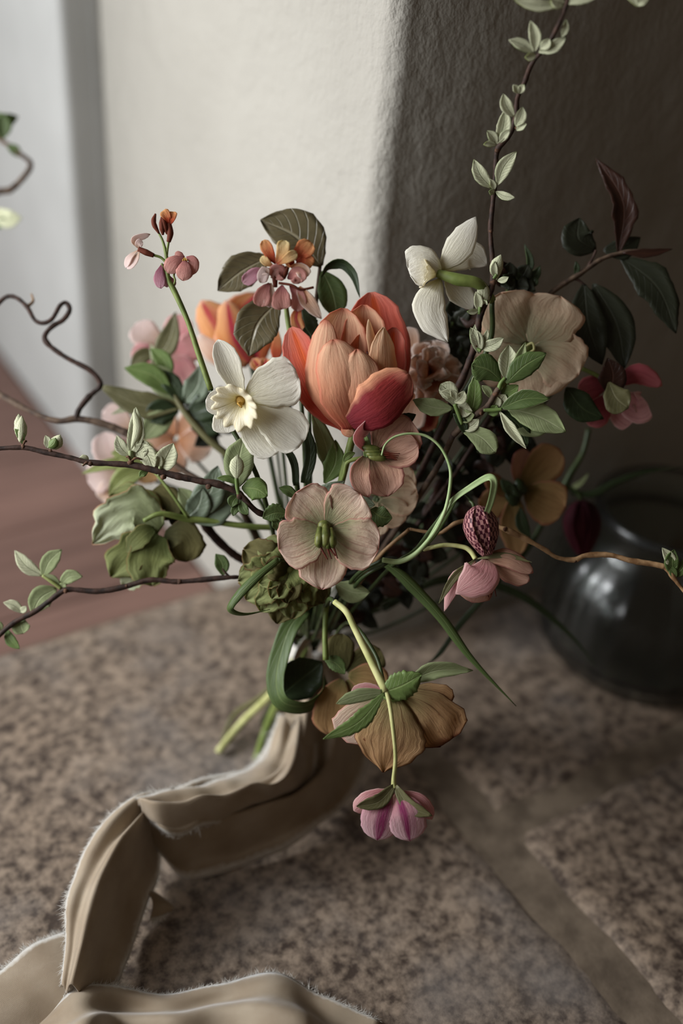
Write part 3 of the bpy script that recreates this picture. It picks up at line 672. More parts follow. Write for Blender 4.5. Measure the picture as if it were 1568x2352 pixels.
petals(t, .665, [([(275, 1085, 0), (250, 1040, 8), (240, 992, 4)], 36, dict(m='petal_palepink')), ([(270, 1090, 4), (235, 1095, 8), (202, 1108, 4)], 36, dict(m='petal_palepink')), ([(275, 1095, 0), (255, 1130, 6), (240, 1155, 0)], 34, dict(m='petal_peach')),
 ([(285, 1080, -6), (330, 1070, 0), (350, 1110, 0)], 36, dict(m='petal_tan')), ([(280, 1080, -6), (300, 1030, 0), (310, 1000, 0)], 34, dict(m='petal_palepink'))], 'petal_palepink', cup=.15)
leaves(t, .645, [(330, 1075, 188, 1088, 15, dict(p='lance')), (335, 1070, 255, 1040, 24), (335, 1080, 250, 1138, 26), (330, 1065, 330, 1010, 20)], 'leaf_lime', 'leaf_lime')
to_bundle([(280, 1085, -6), (400, 1120, -20), (560, 1200, -10)], .665, t)
t = Thing('hellebore', 'blurred peach-tan hellebore behind the budding twig, left of the white daffodil', 'flower', P(400, 1010, .69))
petals(t, .675, [([(400, 1005, 0), (370, 970, 4), (345, 945, 0)], 42), ([(400, 1010, 0), (360, 1020, 6), (318, 1030, 0)], 38), ([(405, 1015, 0), (395, 1050, 6), (380, 1085, 0)], 40), ([(410, 1010, 0), (445, 1020, 6), (480, 1045, 0)], 40), ([(408, 1000, 0), (440, 975, 4), (470, 950, 0)], 38),
 ([(300, 985, -4), (270, 960, 0), (235, 945, 0)], 30, dict(m='petal_palepink'))], 'petal_peach', cup=.1)
to_bundle([(405, 1010, -6), (480, 1090, -20), (580, 1200, -10)], .675, t)
t = Thing('tulip', 'blurred orange tulip at the upper left behind the white daffodil', 'flower', P(560, 800, .66))
petals(t, .65, [([(575, 835, -6), (545, 750, -10), (590, 672, -6)], 48, dict(cup=.3)), ([(560, 830, 6), (505, 760, 20), (462, 690, 6)], 46, dict(cup=-.3)), ([(575, 835, 10), (535, 770, 30), (520, 690, 14)], 44, dict(cup=-.3)), ([(590, 835, 4), (590, 760, 14), (585, 695, 0)], 44, dict(cup=-.2)), ([(570, 835, 10), (500, 810, 24), (455, 770, 10)], 30, dict(cup=-.3, m='petal_peach'))],
 'tulip_orange', 'wide', nu=16, nv=10)
to_bundle([(575, 832, 0), (600, 950, -10), (640, 1150, 0)], .65, t, 7)
t = Thing('ranunculus', 'pale peach ruffled bloom right of the tulip, cream petal edges catching light', 'flower', P(980, 870, .62))
rows = []
for (x, y, z, W) in [(950, 800, -10, 40), (990, 782, -6, 44), (1030, 812, 0, 44), (1058, 862, 0, 42), (1045, 905, 8, 40), (1000, 925, 20, 44), (950, 900, 24, 44), (930, 850, 10, 38)]:
    rows.append(([(988, 868, -20), ((988+x)/2, (868+y)/2, z+14), (x, y, z+6)], W, dict(ruf=.2)))
for (x, y, z, W) in [(965, 812, 30, 34), (1002, 800, 34, 30), (1020, 838, 40, 30), (995, 872, 56, 34), (960, 858, 50, 32)]:
    rows.append(([(988, 858, 0), ((988+x)/2, (858+y)/2, z+6), (x, y, z)], W, dict(ruf=.3)))
rows += [([(935, 830, -10), (940, 790, 0), (932, 752, 0)], 26), ([(960, 900, 0), (945, 935, 8), (935, 985, 4)], 40), ([(985, 900, -6), (985, 940, 0), (975, 990, 0)], 26, dict(m='tulip_crimson'))]
petals(t, .6, rows, 'petal_peach', 'heart', cup=.25, rn=4, nv=10)
to_bundle([(980, 880, -20), (930, 1000, -60), (860, 1150, -80)], .6, t, 6)

# ------------------------------------------------------------------ tulip
t = Thing('tulip', 'large apricot and crimson tulip, the tallest open cup at the centre of the bouquet', 'flower', P(815, 985, .575))
petals(t, .563, [
 ([(838, 975, -50), (868, 820, -84), (852, 671, -50)], 74, dict(m='tulip_red', cup=.3)),
 ([(800, 980, 0), (722, 885, 6), (668, 752, -14)], 46, dict(m='tulip_red', cup=.22, tw=-15)),
 ([(855, 965, -20), (893, 860, -44), (905, 752, -34)], 36, dict(m='tulip_red', cup=.35)),
 ([(805, 975, -30), (778, 840, -44), (790, 708, -10)], 66, dict(m='tulip_apricot', cup=.34)),
 ([(840, 960, -34), (838, 830, -56), (836, 700, -20)], 58, dict(m='tulip_apricot', cup=.36)),
 ([(840, 950, -30), (840, 860, -40), (838, 762, -20)], 44, dict(m='tulip_heart', cup=.4)),
 ([(800, 985, 10), (736, 880, 42), (748, 735, 20)], 40, dict(m='tulip_apricot', cup=-.3, tw=-18)),
 ([(856, 965, 20), (880, 860, 40), (880, 752, 26)], 36, dict(m='tulip_rim', cup=-.3, p='wide', tw=22, ruf=.06)),
 ([(862, 930, 0), (866, 830, 0), (846, 733, 14)], 17, dict(m='tulip_rim', cup=-.5, p='wide', tw=45)),
 ([(808, 985, 22), (782, 890, 66), (764, 780, 50)], 66, dict(m='tulip_apricot', cup=-.2, ruf=.04, W2=52)),
 ([(822, 980, 20), (830, 905, 64), (818, 802, 60)], 56, dict(m='tulip_apricot', cup=-.2, ruf=.05, p='wide')),
 ([(800, 968, 40), (862, 928, 84), (938, 858, 64)], 58, dict(m='tulip_crimson', cup=-.22, p='tul', ruf=.03)),
 ([(792, 975, 14), (796, 990, 22), (812, 996, 20)], 12, dict(m='tulip_apricot', cup=-.2)),
], 'tulip_apricot', 'tul', nu=24, nv=16, thick=.0004)
for i in range(6): tube('stamen', [(835, 900, -10), (828+i*5, 850, 0), (826+i*6, 815-i % 2*8, 4)], [2, 2, 3], 'style_red', t, .563)
tube('stem', [(815, 985, 0), (805, 1020, -10), (790, 1080, -30), (770, 1160, -70)], [9, 9, 9, 8], 'stem_green', t, .563)
to_bundle([(770, 1160, -70), (755, 1230, -90)], .563, t, 8)
leaves(t, .575, [(760, 1100, 715, 945, 24, dict(m='leaf_mid', z=(-20, 10), p='lance', b=.06)), (745, 1110, 770, 1010, 26, dict(m='leaf_fresh', z=(-20, 0), p='lance')), (700, 1110, 690, 960, 14, dict(m='leaf_dark', p='strap')), (680, 1115, 640, 1010, 9, dict(m='leaf_dark', p='strap'))], 'leaf_mid')

# ------------------------------------------------------------------ daffodils
def corona(th, c, ax, r, L, d, nm='corona', mat='corona_cream', k=9, amp=.14, sx=1):
    """flared ruffled trumpet"""
    ax = Vector(ax).normalized(); a1 = ax.cross(Vector((0, 1, 0.2))).normalized(); a2 = ax.cross(a1); c = Vector(c)
    V = []; U = []; F = []; nr, na = 9, 72
    for i in range(nr+1):
        u = i/nr; rad = r*(.18+.82*u**1.15); h = L*math.sin(u*1.35)
        for j in range(na+1):
            a = 2*math.pi*j/na; pl = math.sin(a*k+1.5*math.sin(a*2)); rr = rad*(1+amp*u*pl*.7)
            V.append(vmap(c+ax*(h+amp*r*u*u*pl*.8+amp*r*.18*u*u*math.sin(a*3+1))+a1*(rr*math.cos(a)*sx)+a2*(rr*math.sin(a)), d)); U.append((u, (j/na)*2.5))
    for i in range(nr):
        for j in range(na): a = i*(na+1)+j; F.append((a, a+1, a+na+2, a+na+1))
    return mesh_obj(nm, V, F, mat, th, U, thick=.0003)
t = Thing('daffodil', 'white daffodil left of the tulip with a frilled cream trumpet facing lower left', 'flower', P(560, 925, .57))
petals(t, .556, [
 ([(562, 918, -4), (530, 852, 6), (500, 780, 14)], 31, dict(p='obov', cup=.22, fold=.05)),
 ([(560, 912, -6), (622, 886, 4), (684, 862, 6)], 60, dict(p='heart', cup=.06, ruf=.05)),
 ([(572, 930, -4), (636, 972, 2), (694, 1018, 0)], 52, dict(p='heart', cup=.08, ruf=.05)),
 ([(556, 940, -14), (600, 1000, -12), (636, 1042, -10)], 46, dict(cup=.05)),
 ([(545, 920, -8), (505, 925, 0), (472, 920, 4)], 30, dict(cup=.1)),
 ([(545, 935, -10), (520, 965, -4), (522, 995, 0)], 34, dict(cup=.1)),
], 'petal_white', nu=20, nv=14)
corona(t, (554, 918, 4), (-.4, .46, .79), 58, 38, .556, sx=.95, k=12, amp=.12)
blob('flower_heart', (555, 918, 2), (13, 13, 8), 'anther', t, .556)
for i in range(5): tube('stamen', [(552, 924, 6), (546+i*2, 927+i*2, 20)], [1.5, 2.5], 'anther', t, .556)
tube('flower_tube', [(565, 920, -10), (600, 900, -50), (618, 905, -90)], [10, 9, 8], 'stem_green', t, .556)
to_bundle([(618, 905, -90), (650, 1000, -110), (680, 1100, -110)], .556, t, 7)
t = Thing('daffodil', 'white daffodil turned away to the left, its green tube showing, above right of the tulip', 'flower', P(1015, 630, .575))
petals(t, .563, [
 ([(1012, 620, 0), (1055, 565, 6), (1092, 498, 4)], 34, dict(p='ellip', cup=-.15)),
 ([(1015, 622, 10), (975, 610, 20), (938, 622, 18)], 50, dict(p='heart', cup=-.15, ruf=.05)),
 ([(1010, 640, 6), (985, 710, 12), (1028, 786, 8)], 40, dict(p='ellip', cup=-.15, ruf=.06)),
 ([(1020, 620, -14), (1075, 585, -26), (1118, 610, -30)], 36, dict(p='ellip', cup=.1)),
 ([(1022, 640, -16), (1055, 670, -26), (1085, 712, -30)], 30, dict(p='ellip', cup=.1)),
], 'petal_white', nu=18, nv=12)
corona(t, (1008, 628, 0), (-.9, -.06, .25), 34, 40, .563, sx=1)
tube('flower_tube', [(1005, 628, 6), (1050, 642, 18), (1098, 652, 14), (1130, 690, -20)], [10, 15, 13, 10], 'stem_green', t, .563)
to_bundle([(1130, 690, -20), (1120, 800, -70), (1020, 980, -110)], .563, t, 7)

# ------------------------------------------------------------------ wallflowers
t = Thing('wallflower', 'slender wallflower stalk at upper left with maroon buds and a few faded pink florets', 'flower', P(480, 890, .565))
D = .557
tube('stem', [(484, 895, 0), (455, 810, 0), (430, 735, 0), (400, 668, 0), (386, 640, 0), (382, 590, 0), (374, 555, 0), (364, 534, 0)], [7, 7, 6, 7, 6, 4.5, 3, 2.5], 'stem_green', t, D, k=8)
for a, b, c_, rr in (((365, 536), (353, 512), (357, 491), 6), ((374, 540), (372, 520), (371, 498), 7), ((384, 538), (378, 518), (372, 497), 6.5)):
    tube('bud', [(a[0], a[1], 4), (b[0], b[1], 8), (c_[0], c_[1], 6)], [2.5, rr, rr, 2], 'maroon', t, D)
tube('calyx', [(387, 556, 0), (391, 536, 4), (388, 514, 4)], [5, 8, 6], 'maroon', t, D); tube('stalk', [(382, 600, 0), (384, 575, 0), (387, 556, 0)], 3, 'stem_green', t, D)
petals(t, D, [([(387, 520, 4), (385, 500, 10), (374, 484, 10)], 12), ([(389, 518, 6), (394, 502, 10), (395, 486, 8)], 12)], 'wall_orange', 'fan', cup=.2, ruf=.15, nu=10)
tube('stalk', [(384, 606, 0), (370, 592, 2), (353, 586, 4)], 3, 'stem_green', t, D); tube('calyx', [(353, 587, 4), (336, 580, 6), (318, 572, 6)], [5, 7.5, 6], 'maroon', t, D)
petals(t, D, [([(318, 574, 4), (298, 592, 8), (288, 615, 4)], 11, dict(tw=50)), ([(320, 578, 8), (310, 598, 14), (292, 618, 10)], 12, dict(tw=40)), ([(314, 568, 0), (308, 550, 4), (345, 538, 4)], 11, dict(tw=40)), ([(316, 570, 8), (318, 560, 14), (328, 556, 12)], 10)], 'petal_palepink', 'obov', cup=.15, nu=12)
petals(t, D, [([(424, 592, 4), (400, 604, 10), (386, 628, 8)], 20), ([(424, 594, 8), (424, 618, 16), (420, 645, 12)], 20), ([(428, 590, 4), (442, 600, 10), (441, 632, 6)], 15), ([(424, 590, 0), (412, 586, 2), (402, 590, 0)], 10)], 'wall_pink', 'obov', cup=-.15, ruf=.08, nu=12)
for i in range(3): tube('stamen', [(424, 592, 10), (420+i*5, 598, 16)], [1.2, 2], 'anther', t, D)
petals(t, D, [([(372, 606, 4), (366, 635, 8), (370, 663, 6)], 14), ([(376, 606, 0), (380, 636, 2), (384, 660, 0)], 12), ([(390, 634, -6), (394, 645, -4), (402, 656, -2)], 8)], 'wall_mauve', 'obov', cup=-.1, ruf=.08, nu=12)
tube('stalk', [(386, 640, 0), (378, 622, 2), (371, 605, 4)], 2.5, 'stem_green', t, D); tube('stalk', [(396, 660, 0), (402, 645, 2), (400, 628, 0), (420, 594, 2)], 2.5, 'stem_green', t, D)
to_bundle([(484, 895, 0), (530, 980, -30), (600, 1120, -50)], D, t, 6)

t = Thing('wallflower', 'dense wallflower head of pink, cream and orange florets above the tulip on the left', 'flower', P(655, 720, .6))
D = .583
petals(t, D, [
 ([(632, 606, 10), (618, 580, 16), (604, 552, 12)], 14, dict(m='wall_orange')), ([(634, 606, 14), (648, 578, 22), (652, 552, 18)], 16), ([(636, 608, 16), (662, 592, 24), (682, 580, 18)], 12, dict(m='wall_yellow')), ([(628, 612, 14), (612, 602, 18), (600, 590, 14)], 10),
 ([(680, 600, 4), (692, 580, 10), (714, 556, 6)], 22, dict(m='wall_orange')), ([(680, 604, 4), (700, 600, 10), (716, 612, 6)], 18, dict(m='wall_orange')), ([(676, 604, 6), (664, 600, 14), (655, 606, 12)], 15, dict(m='wall_orange')),
 ([(612, 640, 8), (590, 628, 16), (558, 650, 12)], 16, dict(m='wall_mauve')), ([(615, 640, 14), (608, 622, 22), (600, 650, 20)], 14, dict(m='petal_palepink')),
 ([(618, 650, 14), (604, 676, 24), (598, 704, 20)], 20, dict(m='wall_pink')), ([(622, 650, 12), (620, 680, 20), (622, 706, 18)], 16, dict(m='petal_palepink')),
 ([(648, 655, 14), (646, 684, 26), (650, 710, 22)], 24, dict(m='wall_pink')), ([(655, 640, 4), (640, 625, 14), (630, 640, 12)], 22, dict(m='wall_pink')), ([(660, 640, 4), (680, 630, 12), (690, 650, 10)], 20, dict(m='wall_pink')),
 ([(665, 655, 0), (685, 680, 8), (682, 715, 6)], 18, dict(m='wall_pink')), ([(685, 660, 4), (705, 690, 10), (738, 732, 6)], 18, dict(m='petal_peach', p='point')),
 ([(665, 610, 4), (690, 618, 12), (705, 636, 10)], 17, dict(m='petal_peach')), ([(690, 700, 0), (680, 730, 4), (690, 760, 0)], 16, dict(m='tulip_orange'))], 'wall_yellow', 'heart', cup=.15, ruf=.12, nu=12)
for a, b in (((630, 612), (632, 660)), ((660, 612), (650, 640)), ((640, 612), (625, 640))): tube('calyx', [(a[0], a[1], 10), (b[0], b[1], 4)], [5, 7, 5], 'maroon', t, D)
tube('stem', [(655, 680, -4), (660, 730, 0), (672, 800, 0), (690, 900, -20)], [5, 6, 6, 6], 'stem_green', t, D)
tube('stalk', [(640, 650, 10), (670, 655, 14), (690, 665, 10), (720, 660, 4)], 3, 'maroon', t, D)
to_bundle([(690, 900, -20), (700, 1050, -20)], D, t, 6)

# ------------------------------------------------------------------ bronze and curled leaves above the tulip
t = Thing('leafy_sprig', 'broad bronze-green ribbed leaves standing above the wallflower head against the pale wall', 'foliage', P(700, 800, .6))
leaves(t, .59, [(738, 612, 598, 505, 66, dict(p='ellip', cup=.1, b=.1, nu=20, nv=10, z=(0, 0), W2=44)), (618, 590, 500, 668, 42, dict(b=.05, nu=18, nv=8, z=(-6, -14))), (640, 690, 572, 818, 52, dict(p='ellip', nu=18, nv=10, z=(0, 6), cup=.15)),
 (740, 622, 775, 735, 34, dict(m='leaf_mid', z=(-2, 0), b=-.05)), (690, 700, 730, 790, 34, dict(m='leaf_dark'))], 'leaf_bronze', 'leaf_bronze')
blade('leaf', [(738, 636, -6), (752, 612, 0), (785, 604, 4), (812, 632, 4), (826, 684, 0)], 15, 'lance', 'leaf_mid', t, .585, tw=(60, 10), fold=.3, mat2='leaf_dark')
tube('stem', [(735, 610, -4), (725, 700, -4), (715, 800, -10), (710, 900, -20)], [4, 5, 6, 6], 'bark_grey', t, .59)
to_bundle([(710, 900, -20), (712, 1050, -20)], .59, t)
t = Thing('orange_petal_flower', 'scrap of orange bloom and bronze stalk deep behind the daffodil and tulip', 'flower', P(600, 840, .62))
t.o.name = 'small_orange_flower'
petals(t, .62, [([(600, 850, 0), (590, 838, 4), (580, 824, 4)], 14), ([(600, 850, 0), (608, 836, 4), (612, 822, 4)], 14), ([(602, 850, 4), (598, 850, 8), (590, 856, 6)], 10)], 'tulip_orange', cup=.2, nu=10)
blade('petal', [(632, 840, 0), (635, 800, 4), (638, 755, 0)], 14, 'lance', 'wall_orange', t, .61)
to_bundle([(604, 852, -4), (640, 960, -10)], .62, t)

# ------------------------------------------------------------------ left foliage
t = Thing('leafy_sprig', 'blurred olive and fresh green leaves on a stout stalk behind the upper budding twig', 'foliage', P(440, 950, .65))
leaves(t, .635, [(420, 935, 228, 885, 34, dict(m='leaf_olive', p='lance', b=-.1, W2=30)), (395, 905, 285, 845, 26, dict(m='leaf_fresh', z=(4, 20))), (410, 925, 330, 838, 32, dict(m='leaf_mid', b=.05)), (420, 930, 350, 850, 22, dict(m='leaf_dark')), (390, 870, 345, 800, 20, dict(m='leaf_fresh')),
 (425, 925, 460, 838, 32, dict(m='leaf_blue', p='ovate', z=(0, 20))), (410, 945, 330, 965, 30, dict(m='leaf_dark')), (400, 955, 330, 1010, 30, dict(m='leaf_mid')), (345, 940, 255, 952, 10, dict(m='leaf_silver', p='lance')), (430, 950, 500, 900, 34, dict(m='leaf_dark')), (440, 960, 520, 960, 34, dict(m='leaf_dark'))])
tube('stem', [(395, 900, 0), (430, 955, 4), (480, 1010, 6), (525, 1048, 0), (560, 1090, -10)], [6, 9, 9, 8], 'leaf_olive', t, .635)
to_bundle([(560, 1090, -10), (620, 1200, -10)], .635, t, 7)

# ------------------------------------------------------------------ twigs
t = Thing('twisted_branch', 'bare corkscrew branch curling out at the upper left', 'branch', P(280, 990, .63))
twig(t, [(300, 1000, 0), (270, 985, 0), (225, 970, 0), (175, 962, 0), (130, 966, 0), (60, 940, -20), (-20, 895, -60)], [9, 8, 8, 8, 7, 7, 8], .625, 'bark_grey')
twig(t, [(175, 962, 2), (182, 940, 2), (205, 910, 2), (228, 890, 2), (228, 875, 2), (205, 850, 4), (150, 820, 6), (112, 792, 6), (103, 772, 4), (120, 750, 0), (145, 735, 0), (160, 712, 0), (152, 696, 0), (138, 702, 4), (120, 732, 6), (100, 742, 6), (80, 735, 4), (62, 705, 0), (38, 684, -6), (15, 682, -10), (-10, 702, -14)], [7, 7, 6, 6, 6, 6, 5.5, 5, 5, 5, 6], .625, 'bark', knob=.2)
twig(t, [(62, 705, 0), (76, 692, -6), (72, 675, -10)], [4, 3, 2], .63, 'bark_tan')
to_bundle([(295, 998, 0), (420, 1080, 0), (560, 1180, 20)], .625, t, 8, mat='bark_grey')
t = Thing('twisted_branch', 'blurred grey corkscrew twig with a curled green leaf at the upper left edge', 'branch', P(-40, 470, .74))
twig(t, [(-60, 500, 0), (-10, 445, 0), (25, 435, 0), (60, 400, 0), (70, 375, 0), (48, 355, 0), (30, 340, 0), (0, 320, 0), (-30, 290, 0)], [8, 8, 7, 6, 6, 5, 5], .74, 'bark_grey')
twig(t, [(-60, 500, 0), (-230, 640, 0), (-330, 900, 0), (-330, 1300, 0), (-280, 1560, 0)], [8, 9, 10], .74, 'bark_grey')
leaves(t, .74, [(5, 320, -18, 258, 26, dict(z=(0, 20))), (5, 318, 42, 268, 24, dict(z=(0, 0), b=-.3, tw=30)), (45, 360, 15, 335, 12), (-10, 480, 50, 500, 22, dict(m='leaf_silver', b=.2)), (-20, 520, 10, 500, 12)], 'leaf_fresh', 'leaf_mid')
tube('branch', [P(-280, 1560, .74), S(-240, 1640, .004)], [.003, .003], 'bark_grey', t, 0, world=True)

t = Thing('budding_twig', 'dark twig with downy silver-green buds reaching left across the frame, the upper one', 'branch', P(610, 1185, .565))
D = .56
twig(t, [(625, 1188, -20), (590, 1175, -6), (560, 1145, 0), (545, 1130, 0), (500, 1112, 2), (460, 1105, 2), (400, 1092, 4), (355, 1080, 6), (300, 1068, 6), (205, 1062, 8), (165, 1052, 8), (100, 1038, 8), (50, 1028, 8), (-30, 1032, 8)], [7, 7, 7, 7, 8, 8, 8, 8, 7, 6.5, 6, 6, 5.5, 5], D, nodes=[(550, 1140, 8), (478, 1117, 8), (375, 1096, 8), (300, 1062, 9), (207, 1064, 7), (115, 1036, 6), (52, 1028, 7)])
leaves(t, D, [
 (50, 1018, 42, 950, 15, dict(m='leaf_sage', cup=-.4, b=.02)), (52, 1020, 34, 985, 9, dict(m='leaf_fresh')), (46, 1016, 50, 955, 12, dict(m='leaf_silver', cup=-.5, z=(8, 10), b=0)),
 (112, 1030, 138, 998, 15, dict(m='leaf_silver', cup=-.5)), (108, 1030, 104, 1000, 10, dict(m='leaf_sage')), (112, 1028, 128, 1006, 12, dict(m='leaf_fresh', cup=-.5, z=(8, 12))),
 (203, 1064, 182, 1052, 11, dict(m='leaf_silver', cup=-.6)), (200, 1066, 186, 1062, 9, dict(m='leaf_sage', cup=-.6, z=(6, 8))),
 (300, 1055, 312, 935, 20, dict(m='leaf_sage', b=.05, cup=.3, p='ellip')), (302, 1030, 307, 938, 10, dict(m='leaf_silver', cup=-.4, z=(10, 14))), (298, 1048, 268, 1000, 15, dict(m='leaf_fresh', m2='leaf_silver', b=-.1)), (300, 1045, 338, 1018, 18, dict(m='leaf_silver', b=.1)), (305, 1030, 352, 1078, 22, dict(m='leaf_silver', b=-.2, p='point')), (315, 1030, 345, 1032, 14, dict(m='leaf_sage', b=-.2)),
 (363, 1085, 398, 1018, 26, dict(m='leaf_sage', m2='leaf_silver', b=.02, fold=.2)), (358, 1085, 356, 1035, 12, dict(m='leaf_silver')), (365, 1080, 330, 1070, 12, dict(m='leaf_silver')),
 (340, 1083, 320, 1095, 9, dict(m='leaf_fresh')), (548, 1118, 560, 1002, 36, dict(m='leaf_fresh', m2='leaf_sage', b=-.05, z=(-8, 0))), (543, 1100, 545, 1044, 17, dict(m='leaf_silver', cup=-.3, z=(14, 24), b=0)),
 (555, 1120, 614, 1140, 28, dict(m='leaf_fresh', cup=-.2, b=-.12)), (545, 1112, 498, 1098, 8, dict(m='leaf_fresh')), (545, 1140, 532, 1165, 14, dict(m='leaf_mid')), (555, 1150, 570, 1182, 12, dict(m='leaf_mid')), (550, 1160, 535, 1185, 10, dict(m='leaf_mid'))], 'leaf_sage', 'leaf_silver')
tube('stalk', [(549, 1140, 2), (545, 1122, 4), (543, 1098, 8)], 5, 'leaf_fresh', t, D); tube('stalk', [(300, 1064, 6), (300, 1050, 8), (300, 1035, 8)], 5, 'leaf_sage', t, D); tube('stalk', [(365, 1092, 4), (364, 1085, 8), (368, 1072, 8)], 4, 'leaf_sage', t, D)
for a in ((298, 1062, 325, 1055), (300, 1060, 290, 1050), (208, 1066, 190, 1070), (52, 1026, 62, 1014)): tube('bud_scale', [(a[0], a[1], 10), ((a[0]+a[2])/2, (a[1]+a[3])/2-6, 14), (a[2], a[3], 12)], [2, 3, 2], 'bark_node', t, D)
to_bundle([(625, 1188, -20), (650, 1230, -80)], D, t, 6, mat='bark')

t = Thing('budding_twig', 'dark twig with light green leaves reaching down to the left edge, the lower one', 'branch', P(535, 1328, .6))
D = .59
twig(t, [(560, 1325, -10), (530, 1326, 0), (500, 1328, 0), (410, 1336, 0), (345, 1332, 0), (285, 1348, 2), (225, 1358, 4), (160, 1354, 6), (135, 1364, 8), (85, 1402, 10), (30, 1432, 12), (-20, 1476, 14)], [5, 5, 6, 6, 6, 6.5, 6.5, 6, 6, 6, 6, 6], D, nodes=[(412, 1336, 7), (228, 1360, 6), (150, 1358, 7), (290, 1346, 5)])
leaves(t, D, [(140, 1350, 98, 1320, 8), (98, 1322, 34, 1264, 17, dict(m='leaf_silver', b=-.1)), (98, 1326, 142, 1262, 20, dict(b=-.1)), (138, 1346, 190, 1324, 16, dict(b=-.2)), (130, 1352, 74, 1412, 28, dict(p='ellip', b=.15)), (135, 1350, 150, 1340, 10),
 (50, 1420, 54, 1455, 21, dict(m='leaf_sage', p='round', cup=.3)), (52, 1408, 8, 1384, 12, dict(m='leaf_silver')), (45, 1405, 60, 1392, 8, dict(m='leaf_silver')), (15, 1445, 45, 1490, 13, dict(m='leaf_fresh')), (5, 1448, -15, 1430, 10),
 (512, 1322, 495, 1272, 17, dict(m='leaf_mid', p='ellip'))], 'leaf_lime', 'leaf_sage')
tube('stalk', [(140, 1352, 6), (118, 1336, 8), (98, 1322, 6)], 4, 'leaf_lime', t, D); tube('stalk', [(528, 1326, 0), (518, 1316, 2), (510, 1305, 2)], 3, 'bark', t, D)
to_bundle([(560, 1325, -10), (620, 1360, -60)], D, t, 5, mat='bark')
t = Thing('bare_branch', 'thick dark bare branch curving from under the blue-green leaves to the olive hellebore', 'branch', P(455, 1180, .62))
twig(t, [(440, 1150, 0), (458, 1185, 0), (490, 1230, 0), (530, 1268, 0), (560, 1288, -10)], [9, 11, 11, 10, 9], .62, 'bark')
to_bundle([(560, 1288, -10), (630, 1360, -20)], .62, t, 8, mat='bark')

t = Thing('budding_twig', 'tall upright twig with paired downy leaves rising to the top right of the frame', 'branch', P(1050, 890, .57))
D = .562
twig(t, [(1045, 900, -10), (1062, 868, 0), (1085, 810, 0), (1095, 770, 0), (1102, 725, 0), (1125, 670, 0), (1132, 640, 0), (1130, 590, 0), (1126, 530, 6), (1132, 460, 20), (1138, 400, 34), (1142, 345, 50), (1168, 312, 66), (1184, 270, 84), (1188, 225, 100), (1204, 190, 120), (1222, 145, 150), (1262, 95, 190), (1296, 25, 240), (1310, -30, 280)], [9, 9, 8, 8, 8, 8, 7, 6, 6, 6, 6, 6, 6, 6, 5.5, 5, 5, 4.5, 4], D, 'bark', nodes=[(1133, 648, 9), (1092, 795, 9), (1127, 530, 6), (1143, 345, 7), (1185, 292, 6), (1139, 395, 5)])
def up(y): return 0 if y > 560 else (560-y)*.42
rows = []
for r in [(1138, 645, 1150, 585, 15, 'leaf_silver', -.4), (1140, 640, 1136, 600, 9, 'leaf_sage', .1), (1142, 645, 1168, 636, 8, 'leaf_fresh', .1), (1100, 712, 1108, 645, 17, 'leaf_sage', -.3), (1098, 715, 1092, 670, 11, 'leaf_silver', .1), (1100, 712, 1072, 716, 7, 'leaf_fresh', .1), (1112, 700, 1118, 690, 8, 'leaf_fresh', .1),
 (1100, 812, 1080, 752, 16, 'leaf_fresh', .1), (1102, 808, 1090, 745, 10, 'leaf_mid', .1), (1102, 800, 1156, 776, 15, 'leaf_sage', .1), (1104, 790, 1120, 756, 7, 'leaf_sage', .1),
 (1130, 432, 1088, 366, 17, 'leaf_sage', .1), (1142, 425, 1186, 348, 18, 'leaf_sage', .1), (1138, 440, 1183, 454, 10, 'leaf_fresh', .1), (1134, 445, 1122, 440, 8, 'leaf_fresh', .1), (1135, 436, 1125, 412, 8, 'leaf_lime', .1),
 (1140, 330, 1160, 250, 17, 'leaf_silver', .1), (1140, 332, 1118, 300, 12, 'leaf_sage', .1), (1140, 333, 1110, 332, 8, 'leaf_lime', .1), (1148, 328, 1172, 298, 10, 'leaf_sage', .1),
 (1180, 268, 1155, 215, 15, 'leaf_silver', .1), (1184, 290, 1200, 245, 14, 'leaf_sage', .1), (1186, 300, 1210, 284, 9, 'leaf_fresh', .1), (1190, 215, 1178, 195, 9, 'leaf_silver', .1), (1194, 215, 1204, 194, 9, 'leaf_sage', .1),
 (1228, 118, 1218, 48, 15, 'leaf_silver', .1), (1226, 122, 1168, 92, 14, 'leaf_fresh', .1), (1230, 125, 1205, 132, 10, 'leaf_lime', .1), (1236, 120, 1300, 84, 15, 'leaf_mid', .1), (1240, 112, 1262, 88, 12, 'leaf_sage', .1), (1290, 85, 1300, 45, 9, 'leaf_sage', .1),
 (1296, 8, 1180, 0, 14, 'leaf_lime', .1), (1298, 12, 1265, -8, 16, 'leaf_lime', .1), (1300, 8, 1370, -4, 14, 'leaf_lime', .1), (1460, 14, 1492, -10, 14, 'leaf_lime', .1), (1420, -30, 1465, 16, 10, 'leaf_lime', .1)]:
    z = up(r[1]); rows.append((r[0], r[1], r[2], r[3], r[4], dict(m=r[5], m2='leaf_silver', cup=r[6] if r[6] < 0 else .25, z=(z+4, z+14), b=random.choice((-.08, .08)))))
leaves(t, D, rows)
for (x, y, x1, y1) in ((1133, 640, 1140, 630), (1100, 722, 1102, 705), (1093, 800, 1104, 806)): tube('stalk', [(x, y, 4), (x1, y1, 8)], 4, 'leaf_fresh', t, D)
twig(t, [(1310, -30, 280), (1420, -32, 270), (1460, -20, 270)], [4, 3, 3], D, 'bark')
to_bundle([(1045, 900, -10), (1010, 990, -110), (930, 1150, -220)], D, t, 8, mat='bark')

